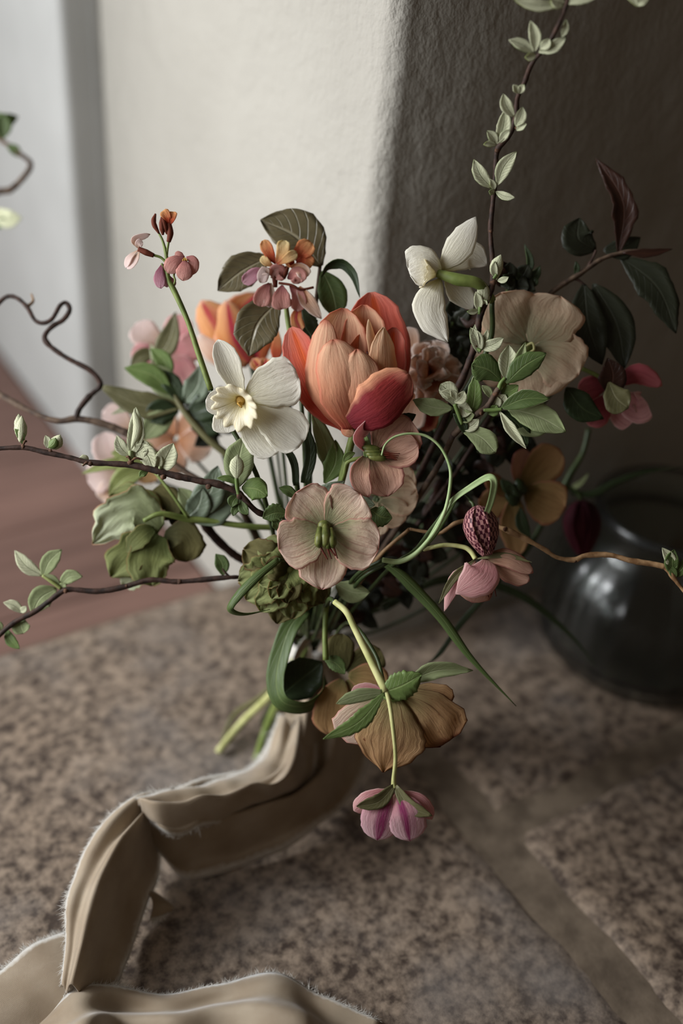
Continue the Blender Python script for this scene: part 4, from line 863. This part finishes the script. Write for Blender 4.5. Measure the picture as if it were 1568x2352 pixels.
t = Thing('quince_spur', 'leafy spur with silver-backed green leaves in front of the large round hellebore', 'branch', P(1060, 985, .575))
D = .556
twig(t, [(1040, 1000, -20), (1065, 975, -6), (1090, 955, 0), (1118, 935, 4), (1135, 908, 6), (1145, 892, 8)], [8, 8, 8, 7, 7, 6], D, 'bark_grey', nodes=[(1105, 946, 9), (1138, 905, 8)])
leaves(t, D, [
 (1150, 875, 1083, 838, 34, dict(m='leaf_fresh', m2='leaf_mid', p='obov', b=.1, cup=-.15, z=(6, 20), nu=16, nv=10)), (1160, 870, 1168, 792, 24, dict(m='leaf_mid', m2='leaf_silver', b=.04, z=(6, 10), fold=.25)), (1172, 868, 1206, 786, 13, dict(m='leaf_sage', b=.04, z=(8, 20), fold=.3)),
 (1162, 880, 1254, 811, 27, dict(m='leaf_silver', m2='leaf_mid', p='ellip', b=-.06, z=(14, 30), nu=18, nv=10, cup=-.1)), (1150, 938, 1262, 916, 22, dict(m='leaf_silver', m2='leaf_mid', b=-.1, z=(14, 34), nu=16, nv=8, ruf=.08)),
 (1165, 938, 1299, 992, 34, dict(m='leaf_fresh', m2='leaf_sage', p='ellip', b=-.06, z=(4, 14), nu=20, nv=10, fold=.15)), (1160, 948, 1270, 985, 20, dict(m='leaf_sage', b=.15, z=(-6, 0))), (1148, 946, 1208, 1030, 13, dict(m='leaf_silver', p='lance', b=.02, z=(10, 20), fold=.4)), (1150, 945, 1210, 1025, 26, dict(m='leaf_dark', b=-.12, z=(-4, 0))),
 (1130, 935, 1140, 910, 16, dict(m='leaf_mid')), (1140, 925, 1160, 905, 16, dict(m='leaf_mid')), (1128, 915, 1106, 886, 10, dict(m='leaf_sage')), (1150, 900, 1190, 885, 16, dict(m='leaf_fresh')), (1120, 950, 1140, 930, 14, dict(m='leaf_fresh')), (1150, 895, 1158, 868, 8, dict(m='leaf_lime')),
 (1040, 938, 948, 918, 21, dict(m='leaf_mid', m2='leaf_sage', p='ellip', b=-.08, z=(6, 14), nu=16)), (1045, 935, 1012, 882, 22, dict(m='leaf_mid', p='obov', m2='leaf_silver')), (1050, 920, 1012, 900, 12, dict(m='leaf_silver', z=(14, 24))), (1045, 925, 1066, 898, 14, dict(m='leaf_silver', z=(14, 24))), (1046, 918, 1034, 896, 9, dict(m='leaf_silver', z=(20, 30))),
 (1080, 960, 1090, 860, 20, dict(m='leaf_silver', m2='leaf_fresh', b=.04, z=(-4, 0), p='lance')), (1050, 950, 1090, 952, 16, dict(m='leaf_sage')), (1050, 930, 1085, 945, 18, dict(m='leaf_mid')), (1060, 985, 1100, 962, 14, dict(m='leaf_mid')),
 (1058, 985, 1138, 1040, 27, dict(m='leaf_mid', m2='leaf_sage', p='obov', b=-.1, z=(0, 6), nu=16)), (1070, 1000, 1040, 950, 12, dict(m='leaf_dark'))], 'leaf_mid', 'leaf_silver')
tube('stalk', [(1145, 895, 8), (1150, 880, 12), (1160, 868, 14)], [6, 5, 4], 'leaf_fresh', t, D); tube('stalk', [(1110, 942, 6), (1135, 942, 10), (1152, 940, 14)], [5, 5, 4], 'leaf_fresh', t, D); tube('stalk', [(1060, 975, 4), (1052, 950, 8), (1044, 928, 12)], [5, 5, 5], 'leaf_fresh', t, D)
to_bundle([(1040, 1000, -20), (1000, 1080, -130), (900, 1230, -230)], D, t, 8, mat='bark_grey')

t = Thing('purple_leaf_branch', 'dark purple-leaved branch arching out at the far upper right in shadow', 'branch', P(1270, 665, .6))
D = .598
twig(t, [(1240, 700, -10), (1275, 665, 0), (1330, 630, 0), (1380, 596, 0), (1430, 580, 0), (1480, 575, 0)], [6, 6, 6, 5, 5, 4], D, 'bark_grey'); twig(t, [(1345, 622, 0), (1362, 590, 0), (1368, 575, 0)], [4, 3, 3], D, 'bark')
twig(t, [(1318, 640, 0), (1330, 645, 0), (1342, 655, 0)], [3, 3, 3], D, 'bark')
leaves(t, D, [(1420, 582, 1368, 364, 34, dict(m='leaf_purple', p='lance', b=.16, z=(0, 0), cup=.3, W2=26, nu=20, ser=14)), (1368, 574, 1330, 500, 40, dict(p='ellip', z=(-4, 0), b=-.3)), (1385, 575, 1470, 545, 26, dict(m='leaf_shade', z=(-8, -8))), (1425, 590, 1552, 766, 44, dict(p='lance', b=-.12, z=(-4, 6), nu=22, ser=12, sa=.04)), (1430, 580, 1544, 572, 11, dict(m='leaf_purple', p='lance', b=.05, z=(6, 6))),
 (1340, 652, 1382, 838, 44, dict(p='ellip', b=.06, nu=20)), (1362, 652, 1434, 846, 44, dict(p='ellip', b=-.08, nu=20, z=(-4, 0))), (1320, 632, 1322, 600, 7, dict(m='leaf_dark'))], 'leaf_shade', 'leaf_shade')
to_bundle([(1240, 700, -10), (1180, 850, -50), (1050, 1080, -80)], D, t, 6, mat='bark')

t = Thing('tan_branch', 'shiny tan contorted branch running out to the right edge with a small green leaf', 'branch', P(1150, 1212, .58))
D = .566
twig(t, [(940, 1215, -40), (980, 1222, -30), (1010, 1225, -24), (1050, 1200, -20), (1100, 1195, -16), (1150, 1212, 0), (1165, 1218, 0), (1210, 1240, 0), (1250, 1262, 4), (1278, 1280, 6), (1318, 1286, 8), (1345, 1276, 8), (1400, 1275, 10), (1450, 1288, 14), (1510, 1298, 18), (1532, 1308, 20), (1560, 1345, 22), (1600, 1390, 24)], [4, 4, 4, 5, 5, 5, 7, 6, 5, 5, 6, 6, 6, 7, 7, 6, 5, 4], D, 'bark_tan', nodes=[(1160, 1216, 8), (1322, 1288, 6)], knob=.3)
leaves(t, D, [(1545, 1320, 1520, 1258, 14, dict(z=(20, 30), m='leaf_silver')), (1548, 1322, 1548, 1262, 18, dict(z=(20, 30), b=-.1)), (1545, 1325, 1575, 1280, 14, dict(z=(20, 24))), (1550, 1330, 1535, 1302, 10, dict(z=(24, 24)))], 'leaf_fresh', 'leaf_mid')
to_bundle([(940, 1215, -40), (860, 1290, -90)], D, t, 5, mat='bark_tan')

# ------------------------------------------------------------------ fritillaries
def checker():
    m, t = nt('chequered'); u, v = uvc(t)
    nz = noisetex(t, comb(t, mth(t, 'MULTIPLY', u, 7), mth(t, 'MULTIPLY', v, 5)), 1.5, 3)
    ck = N(t, 'ShaderNodeTexChecker'); ck.inputs['Scale'].default_value = 1; t.links.new(comb(t, mth(t, 'ADD', mth(t, 'MULTIPLY', u, 15), mth(t, 'MULTIPLY', nz, 1.2)), mth(t, 'ADD', mth(t, 'MULTIPLY', v, 7), mth(t, 'MULTIPLY', nz, 1.0))), ck.inputs[0])
    ck.inputs[1].default_value = s(66, 14, 34); ck.inputs[2].default_value = s(188, 136, 132)
    col = mix(t, ramp(t, nz, [(.5, (0, 0, 0, 1)), (.66, (.85, .85, .85, 1))]), ck.outputs[0], s(78, 18, 36))
    finish(t, col, .45, .35, .15)
    MATS['chequered'] = m
checker()
petal_mat('dark_bell', [(0, s(44, 10, 18)), (.6, s(70, 14, 30)), (1, s(90, 30, 46))], s(120, 50, 66), .4, vs=4, trans=.1)
def bell(th, top, bot, R, d, mat):
    a = Vector((top[0], top[1], 0)); b = Vector((bot[0], bot[1], 0)); ax = (b-a); L = ax.length; ax.normalize(); e1 = ax.cross(Vector((0, 0, 1))).normalized(); e2 = Vector((0, 0, 1))
    for k in range(6):
        an = math.radians(k*60+30); o = e1*math.cos(an)+e2*math.sin(an); rr = R*(.86 if k % 2 else .97)
        pts = [a+o*rr*.12, a+ax*L*.1+o*rr*.62, a+ax*L*.35+o*rr*.95, a+ax*L*.62+o*rr*.86, a+ax*L*.85+o*rr*.52, b+o*rr*.28]
        blade('petal', [tuple(p) for p in pts], R*.6, 'bell', mat, th, d, ref=tuple(o), cup=-.2, nu=20, nv=8, thick=.0004)
t = Thing('fritillary', 'chequered purple fritillary bell hanging on a hooked green stem', 'flower', P(1135, 1100, .56))
bell(t, (1093, 1162), (1119, 1276), 40, .55, 'chequered')
tube('stem', [(1090, 1172, 0), (1086, 1158, 0), (1078, 1150, -6)], [4, 4, 3], 'stem_dark', t, .55)
blade('leaf', [(1088, 1222, 60), (1104, 1205, 62), (1124, 1160, 62), (1134, 1115, 60), (1128, 1098, 56), (1112, 1100, 50), (1080, 1120, 44), (1040, 1150, 36), (1008, 1200, 24), (975, 1250, 14), (935, 1284, 8), (880, 1288, -10)], 9, 'grass', 'leaf_mid', t, .56, fold=.3, nu=60, nv=4, mat2='stem_glaucous', tw=(10, 40))
blade('leaf', [(900, 1296, -6), (960, 1262, 0), (1010, 1200, 4), (1040, 1150, 10), (1060, 1130, 12)], 12, 'lance', 'leaf_mid', t, .562, nu=24, nv=4, fold=.2)
tube('stem', [(1062, 1130, 6), (1075, 1142, 0), (1086, 1158, 0)], 3, 'stem_dark', t, .555)
to_bundle([(890, 1292, -10), (820, 1340, -80)], .56, t, 5)
t = Thing('tendril', 'fine pale tendril looping in a half circle over the blush hellebore', 'tendril', P(880, 1290, .555))
tube('tendril', [(876, 1046, 60), (884, 1022, 60), (905, 1004, 60), (940, 996, 58), (980, 1002, 54), (1012, 1028, 50), (1032, 1070, 46), (1034, 1110, 44), (1024, 1165, 40), (1005, 1210, 34), (980, 1245, 26), (950, 1275, 18), (915, 1290, 10), (878, 1286, 0)], [1.8, 2.2, 2.6, 2.8, 3.2, 3.6, 4, 4.3, 4.5, 5.2, 6, 6.5, 6], 'stem_glaucous', t, .56, n=80)
to_bundle([(878, 1286, 0), (810, 1330, -80)], .56, t, 5)
t = Thing('fritillary', 'nearly black blurred fritillary bell beside the glass jar', 'flower', P(1300, 1120, .68))
bell(t, (1335, 1148), (1338, 1275), 44, .672, 'dark_bell')
tube('stem', [(1335, 1150, 0), (1325, 1130, 0), (1300, 1120, 0), (1280, 1135, 0), (1230, 1230, 10), (1190, 1290, 20)], [5, 6, 7, 7], 'stem_dark', t, .672)
tube('stem', [(1352, 985, 0), (1338, 1040, 0), (1312, 1085, 0), (1290, 1128, 0)], [6, 6, 8, 9], 'stem_dark', t, .672)
leaves(t, .672, [(1300, 1125, 1352, 1085, 7, dict(p='lance')), (1285, 1120, 1250, 1180, 10)], 'leaf_shade')
blade('leaf', [(1310, 1130, 0), (1360, 1135, 4), (1410, 1110, 8), (1480, 1085, 10), (1570, 1072, 10)], 9, 'grass', 'leaf_dark', t, .672, nu=24, nv=4)
to_bundle([(1190, 1290, 20), (1050, 1360, 40)], .672, t, 5)

# ------------------------------------------------------------------ grass blades and curled leaves below
t = Thing('grass_blade', 'long thin green blade slanting down to the right over the dark stone', 'leaf', P(880, 1290, .57))
blade('blade', [(880, 1290, -10), (930, 1330, 0), (1010, 1415, 10), (1080, 1510, 14), (1185, 1622, 10)], 13, 'grass', 'leaf_mid', t, .575, fold=-.3, nu=30, nv=4)
to_bundle([(880, 1290, -10), (820, 1330, -60)], .575, t, 4)
t = Thing('grass_blade', 'dark blurred blade trailing right behind the nodding pink hellebore', 'leaf', P(1000, 1370, .64))
blade('blade', [(880, 1400, -20), (1000, 1335, 0), (1100, 1335, 0), (1200, 1370, 0), (1300, 1450, 0), (1370, 1530, 0)], 11, 'grass', 'leaf_dark', t, .66, nu=30, nv=4)
to_bundle([(880, 1400, -20), (800, 1430, -30)], .66, t, 4)
t = Thing('grass_blade', 'faint dark blade crossing under the nodding pink hellebore toward lower left', 'leaf', P(1130, 1390, .64))
blade('blade', [(1150, 1330, 0), (1060, 1430, 0), (1010, 1500, 0), (975, 1530, 0)], 7, 'grass', 'leaf_dark', t, .63, nu=20, nv=4)
tube('stem', [(1150, 1330, 0), (1050, 1320, -30), (900, 1370, -80), (760, 1440, -100)], [4, 4, 4], 'stem_dark', t, .63, n=20)
t = Thing('curled_leaf', 'broad strap leaf curling back on itself in a green scoop beside the ribbon', 'leaf', P(660, 1430, .6))
blade('leaf', [(700, 1400, -10), (666, 1440, 6), (642, 1510, 20), (634, 1570, 30), (650, 1612, 36), (700, 1622, 24), (742, 1590, 0), (745, 1550, -22)], 24, 'strap', 'leaf_mid', t, .6, nu=36, nv=8, mat2='leaf_mid', tw=(0, 75), cup=.2)
blade('leaf', [(640, 1600, 0), (690, 1560, -10), (740, 1520, -16)], 50, 'ellip', 'leaf_dark', t, .6, nu=18, nv=8, cup=.3, mat2='leaf_dark')
to_bundle([(700, 1400, -10), (706, 1420, -60)], .6, t, 6)

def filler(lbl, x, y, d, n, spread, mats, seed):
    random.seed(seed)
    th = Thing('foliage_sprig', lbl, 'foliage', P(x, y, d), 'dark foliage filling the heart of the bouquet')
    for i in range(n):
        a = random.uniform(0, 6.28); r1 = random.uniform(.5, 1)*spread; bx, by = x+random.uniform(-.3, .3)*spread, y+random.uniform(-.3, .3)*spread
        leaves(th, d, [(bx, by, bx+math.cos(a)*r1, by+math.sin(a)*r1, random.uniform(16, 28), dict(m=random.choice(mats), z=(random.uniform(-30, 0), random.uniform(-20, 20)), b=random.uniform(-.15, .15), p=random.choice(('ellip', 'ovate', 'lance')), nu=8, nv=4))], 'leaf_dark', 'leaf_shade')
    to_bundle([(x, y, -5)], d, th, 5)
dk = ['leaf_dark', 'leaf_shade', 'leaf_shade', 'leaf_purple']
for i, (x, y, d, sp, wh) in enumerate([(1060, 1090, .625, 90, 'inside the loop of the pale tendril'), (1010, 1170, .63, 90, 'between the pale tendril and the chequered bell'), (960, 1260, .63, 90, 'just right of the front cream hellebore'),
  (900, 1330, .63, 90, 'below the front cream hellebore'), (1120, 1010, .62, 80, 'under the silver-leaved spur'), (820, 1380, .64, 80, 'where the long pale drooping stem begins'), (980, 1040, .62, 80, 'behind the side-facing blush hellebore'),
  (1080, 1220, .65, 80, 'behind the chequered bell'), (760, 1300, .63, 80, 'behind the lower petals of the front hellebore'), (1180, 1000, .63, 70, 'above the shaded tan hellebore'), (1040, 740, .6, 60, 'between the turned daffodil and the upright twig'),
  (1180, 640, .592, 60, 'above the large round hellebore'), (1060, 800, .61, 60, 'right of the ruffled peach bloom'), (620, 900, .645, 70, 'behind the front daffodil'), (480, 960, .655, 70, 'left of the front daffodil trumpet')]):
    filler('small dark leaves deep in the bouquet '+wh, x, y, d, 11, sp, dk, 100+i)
random.seed(11)
t = Thing('leafy_sprig', 'thin green seed spike and leaves poking up behind the round hellebore', 'foliage', P(1210, 640, .6))
leaves(t, .595, [(1212, 640, 1204, 560, 9, dict(p='lance')), (1212, 645, 1240, 610, 12, dict(p='ovate')), (1210, 650, 1175, 620, 16, dict(m='leaf_dark')), (1215, 655, 1230, 635, 12)], 'leaf_mid', 'leaf_dark')
to_bundle([(1210, 660, -4), (1180, 850, -60)], .595, t, 4)
t = Thing('cut_stem', 'pale yellow-green cut stem ends splayed on the stone left of the ribbon', 'stem', P(640, 1580, .68))
e1 = S(500, 1728, .003); tube('stem', [P(705, 1475, .69), P(630, 1585, .69), S(560, 1655, .016), e1], [.0022, .0026, .0028, .0026], 'stem_pale', t, 0, n=20, world=True)
tube('stem', [P(700, 1480, .695), P(610, 1590, .7), S(540, 1640, .016), S(512, 1700, .003)], [.0018, .002, .002], 'leaf_olive', t, 0, n=20, world=True)
t = Thing('cut_stem', 'bright green cut stem resting on the ribbon fold beside the pale stem ends', 'stem', P(640, 1600, .68))
tube('stem', [P(708, 1475, .685), P(650, 1590, .685), S(615, 1670, .022), S(590, 1745, .012)], [.0024, .0032, .0036, .0034], 'stem_green', t, 0, n=20, world=True)

# ------------------------------------------------------------------ ribbon
def cloth():
    for nm, c1, c2 in (('ribbon', s(152, 133, 110), s(176, 160, 138)), ('fray', s(206, 202, 194), s(222, 218, 210))):
        m, t = nt(nm); g = N(t, 'ShaderNodeTexCoord').outputs['Object']
        w1 = N(t, 'ShaderNodeTexWave'); w1.inputs['Scale'].default_value = 900; w1.inputs['Distortion'].default_value = 1; t.links.new(g, w1.inputs[0])
        a = noisetex(t, g, 40, 4); u, v = uvc(t)
        av = mth(t, 'ABSOLUTE', mth(t, 'SUBTRACT', mth(t, 'MULTIPLY', v, 2), 1))
        e = ramp(t, mth(t, 'ADD', av, mth(t, 'MULTIPLY', mth(t, 'SUBTRACT', noisetex(t, g, 300, 3), .5), .12)), [(.88, (0, 0, 0, 1)), (.97, (1, 1, 1, 1))])
        col = mix(t, e, ramp(t, a, [(.3, c1), (.7, c2)]), s(214, 210, 202))
        cr_ = noisetex(t, g, 150, 5, .6)
        finish(t, col, .6, .3, .10, mth(t, 'ADD', mth(t, 'MULTIPLY', w1.outputs[1], .15), mth(t, 'ADD', a, mth(t, 'MULTIPLY', cr_, .5))), .45, .0012, sheen=.5)
        MATS[nm] = m
cloth()
rb = Thing('ribbon', 'frayed taupe silk ribbon trailing from the stems across the stone in folds', 'ribbon', S(700, 1700, 0))
FR = []
def loft(name, rows, nv=16, nu=44, wob=.004, sc=40, fold=0, nf=3, fray=(0,)):
    """cloth between edge lines: rows of (edgeA..edgeB) control points (x, y, height) across the width"""
    m = len(rows[0]); lines = [cr([S(r[i][0], r[i][1], r[i][2]) for r in rows], nu) for i in range(m)]
    V = []; F = []; U = []
    for i in range(nu+1):
        q = cr([l[i] for l in lines], nv)
        for j, c in enumerate(q):
            t_, v_ = i/nu, j/nv
            z = wob*noise.noise(Vector((c.x*sc, c.y*sc, 5)))+fold*math.sin(v_*nf*math.pi*2+t_*2)*math.sin(math.pi*v_)
            V.append(Vector((c.x, c.y, max(c.z+z, .0012)))); U.append((t_, v_))
    for i in range(nu):
        for j in range(nv): a = i*(nv+1)+j; F.append((a, a+1, a+nv+2, a+nv+1))
    o = mesh_obj(name, V, F, 'ribbon', rb, U, thick=.0006)
    for e in fray:
        j = 0 if e == 0 else nv
        for i in range(nu):
            for k in range(12):
                a = V[i*(nv+1)+j].lerp(V[(i+1)*(nv+1)+j], random.random()); inn = V[i*(nv+1)+(1 if e == 0 else nv-1)]
                dr = (a-inn).normalized()+Vector((random.uniform(-.7, .7), random.uniform(-.7, .7), random.uniform(-.2, .5)))
                FR.append((a-dr*.001, a+dr.normalized()*random.uniform(.001, .0035)*(1+1.2*max(0, noise.noise(a*120)*2))))
    return o
# fall from the binding to the stone
loft('ribbon_fall', [
 [(690, 1490, .085), (715, 1495, .09), (745, 1500, .085)],
 [(660, 1580, .06), (720, 1575, .068), (800, 1570, .05)],
 [(636, 1660, .034), (720, 1670, .056), (842, 1660, .024)],
 [(610, 1720, .028), (700, 1765, .044), (846, 1735, .008)],
 [(570, 1760, .036), (640, 1830, .042), (810, 1820, .004)],
 [(500, 1782, .042), (540, 1850, .043), (690, 1930, .003)],
 [(420, 1806, .047), (440, 1865, .045), (540, 1990, .003)],
 [(345, 1822, .050), (365, 1875, .044), (430, 2020, .004)],
 [(312, 1840, .052), (325, 1880, .040), (355, 1950, .012)]], wob=.006, sc=38, fold=.011, nf=3, fray=(0,), nv=40, nu=70)
loft('ribbon_fold', [
 [(640, 1640, .050), (680, 1660, .060), (720, 1640, .050)],
 [(600, 1745, .042), (650, 1790, .058), (720, 1770, .038)],
 [(520, 1785, .050), (555, 1822, .060), (640, 1838, .034)],
 [(420, 1812, .056), (445, 1845, .062), (500, 1885, .040)],
 [(350, 1828, .060), (362, 1858, .062), (398, 1915, .046)],
 [(314, 1832, .062), (322, 1852, .058), (345, 1888, .048)]], wob=.005, sc=60, fold=.006, nf=2, fray=(0, 1), nu=50, nv=24)
blade('ribbon_loop', [(330, 1850, 10), (352, 1838, 40), (385, 1852, 50), (402, 1900, 44), (398, 1940, 10)], 20, 'even', 'ribbon', rb, .70, tw=(70, 30), nu=24, nv=6)
# over the ridge and down the near side
loft('ribbon_turn', [
 [(400, 1812, .056), (390, 1850, .05), (370, 1880, .034)],
 [(310, 1828, .060), (338, 1862, .052), (372, 1920, .010)],
 [(232, 1900, .050), (285, 1925, .052), (365, 2000, .006)],
 [(180, 1985, .040), (238, 2010, .046), (345, 2060, .004)],
 [(152, 2080, .032), (205, 2110, .038), (318, 2130, .003)],
 [(150, 2170, .022), (190, 2195, .028), (290, 2210, .003)],
 [(140, 2260, .012), (170, 2280, .016), (262, 2290, .002)]], wob=.005, sc=45, fold=.007, nf=2, fray=(0, 1), nu=54, nv=30)
loft('ribbon_tail', [[(330, 2040, .006), (350, 2070, .008), (345, 2110, .004)], [(360, 2052, .006), (370, 2075, .008), (365, 2105, .004)], [(398, 2080, .004), (398, 2086, .005), (392, 2095, .003)]], wob=.001, fray=(1,), nv=8, nu=12)
loft('ribbon_tail', [[(150, 2140, .006), (190, 2220, .01), (215, 2310, .004)], [(80, 2170, .008), (120, 2260, .012), (160, 2345, .006)], [(0, 2235, .006), (40, 2300, .012), (80, 2400, .006)], [(-80, 2290, .004), (-50, 2350, .01), (-20, 2430, .004)]], wob=.003, fray=(0,), nu=30)
loft('ribbon_end', [
 [(95, 2345, .006), (80, 2400, .012), (60, 2460, .016)],
 [(170, 2272, .012), (190, 2340, .030), (200, 2440, .034)],
 [(260, 2262, .010), (270, 2330, .012), (290, 2440, .016)],
 [(380, 2278, .006), (400, 2340, .016), (420, 2440, .026)],
 [(500, 2262, .006), (510, 2320, .014), (530, 2440, .024)],
 [(630, 2234, .008), (680, 2330, .024), (710, 2450, .034)],
 [(740, 2286, .005), (760, 2380, .006), (770, 2460, .006)],
 [(870, 2350, .002), (855, 2400, .003), (840, 2470, .003)]], wob=.005, sc=34, fold=.004, nf=2, fray=(0,), nu=70, nv=28)
# wraps of ribbon round the binding
Bc = P(BX, BY, BD)
for i in range(4):
    V = []; F = []; na = 28; c = Bc+Vector((0, 0, -.004-.007*i)); tilt = random.uniform(-.15, .15)
    for k in range(na+1):
        a = k/na*2*math.pi; o = Vector((math.cos(a), math.sin(a), 0)); r_ = .0125+.001*math.sin(a*3+i)+.0008*i
        for h in (-.0042, 0, .0042): V.append(c+o*(r_+(0 if h else .0012))+Vector((0, 0, h+tilt*o.x*.02)))
    for k in range(na):
        for j in range(2): a = k*3+j; F.append((a, a+1, a+4, a+3))
    mesh_obj('ribbon_wrap', V, F, 'ribbon', rb, [(0, 0)]*len(V), thick=.0008)
blade('ribbon_loop', [(668, 1560, 20), (685, 1500, 30), (715, 1462, 30), (748, 1462, 20), (740, 1500, 0)], 12, 'even', 'ribbon', rb, .66, tw=(60, 20), nu=24, nv=4)
V = []; F = []
for a, b in FR:
    sd = Vector((random.uniform(-1, 1), random.uniform(-1, 1), 1)).cross(b-a)
    if sd.length < 1e-9: continue
    sd = sd.normalized()*.0002; k = len(V); up_ = (b-a).cross(sd).normalized()*.00016; b2 = b+Vector((random.uniform(-1, 1), random.uniform(-1, 1), random.uniform(-.3, 1)))*.0008
    V += [a-sd, a+sd, a+up_, b2]; F += [(k, k+1, k+3), (k+1, k+2, k+3), (k+2, k, k+3)]
V = [Vector((v.x, v.y, max(v.z, .0008))) for v in V]
fr = mesh_obj('frayed_threads', V, F, 'fray', rb, smooth=False); fr['kind'] = 'stuff'; fr['label'] = 'pale frayed threads along the ribbon edges'

# ------------------------------------------------------------------ glass jar
def glass():
    m, t = nt('smoky_glass'); out = N(t, 'ShaderNodeOutputMaterial'); p = N(t, 'ShaderNodeBsdfPrincipled')
    p.inputs['Base Color'].default_value = (.60, .65, .62, 1); p.inputs['Roughness'].default_value = .2; p.inputs['Transmission Weight'].default_value = 1; p.inputs['IOR'].default_value = 1.5
    g = N(t, 'ShaderNodeTexCoord').outputs['Object']; n = noisetex(t, g, 25, 2); b = N(t, 'ShaderNodeBump'); b.inputs['Strength'].default_value = .3; b.inputs['Distance'].default_value = .003
    t.links.new(n, b.inputs['Height']); t.links.new(b.outputs[0], p.inputs['Normal']); t.links.new(p.outputs[0], out.inputs[0])
    MATS['smoky_glass'] = m
glass()
JX, JY = .592, .402
jar = Thing('glass_jar', 'dark ribbed smoky glass jar standing on the stone at the right edge', 'jar', (JX, JY, 0))
def lathe(name, prof, mat, parent, rib=0, nr=28, k=112):
    V = []; F = []
    for (r, z, rb_) in prof:
        for j in range(k):
            a = 2*math.pi*j/k; q = r*(1+rib*rb_*math.cos(a*nr)); V.append(Vector((JX+q*math.cos(a), JY+q*math.sin(a), z)))
    n = len(prof)
    for i in range(n-1):
        for j in range(k): F.append((i*k+j, i*k+(j+1) % k, (i+1)*k+(j+1) % k, (i+1)*k+j))
    F.append(tuple(range(k))[::-1]); F.append(tuple((n-1)*k+j for j in range(k)))
    return mesh_obj(name, V, F, mat, parent)
outer = [(.070, .0005, 0), (.080, .003, 0), (.0845, .010, .3), (.086, .030, 1), (.086, .060, 1), (.083, .080, 1), (.074, .096, .8), (.064, .104, .2), (.060, .110, 0), (.060, .122, 0), (.0625, .126, 0), (.0625, .132, 0), (.060, .135, 0)]
inner = [(.057, .133, 0), (.0555, .110, 0), (.061, .100, 0), (.071, .092, 0), (.080, .078, 0), (.083, .058, 0), (.083, .030, 0), (.080, .011, 0), (.070, .006, 0)]
lathe('jar_body', outer+inner, 'smoky_glass', jar, rib=.012)
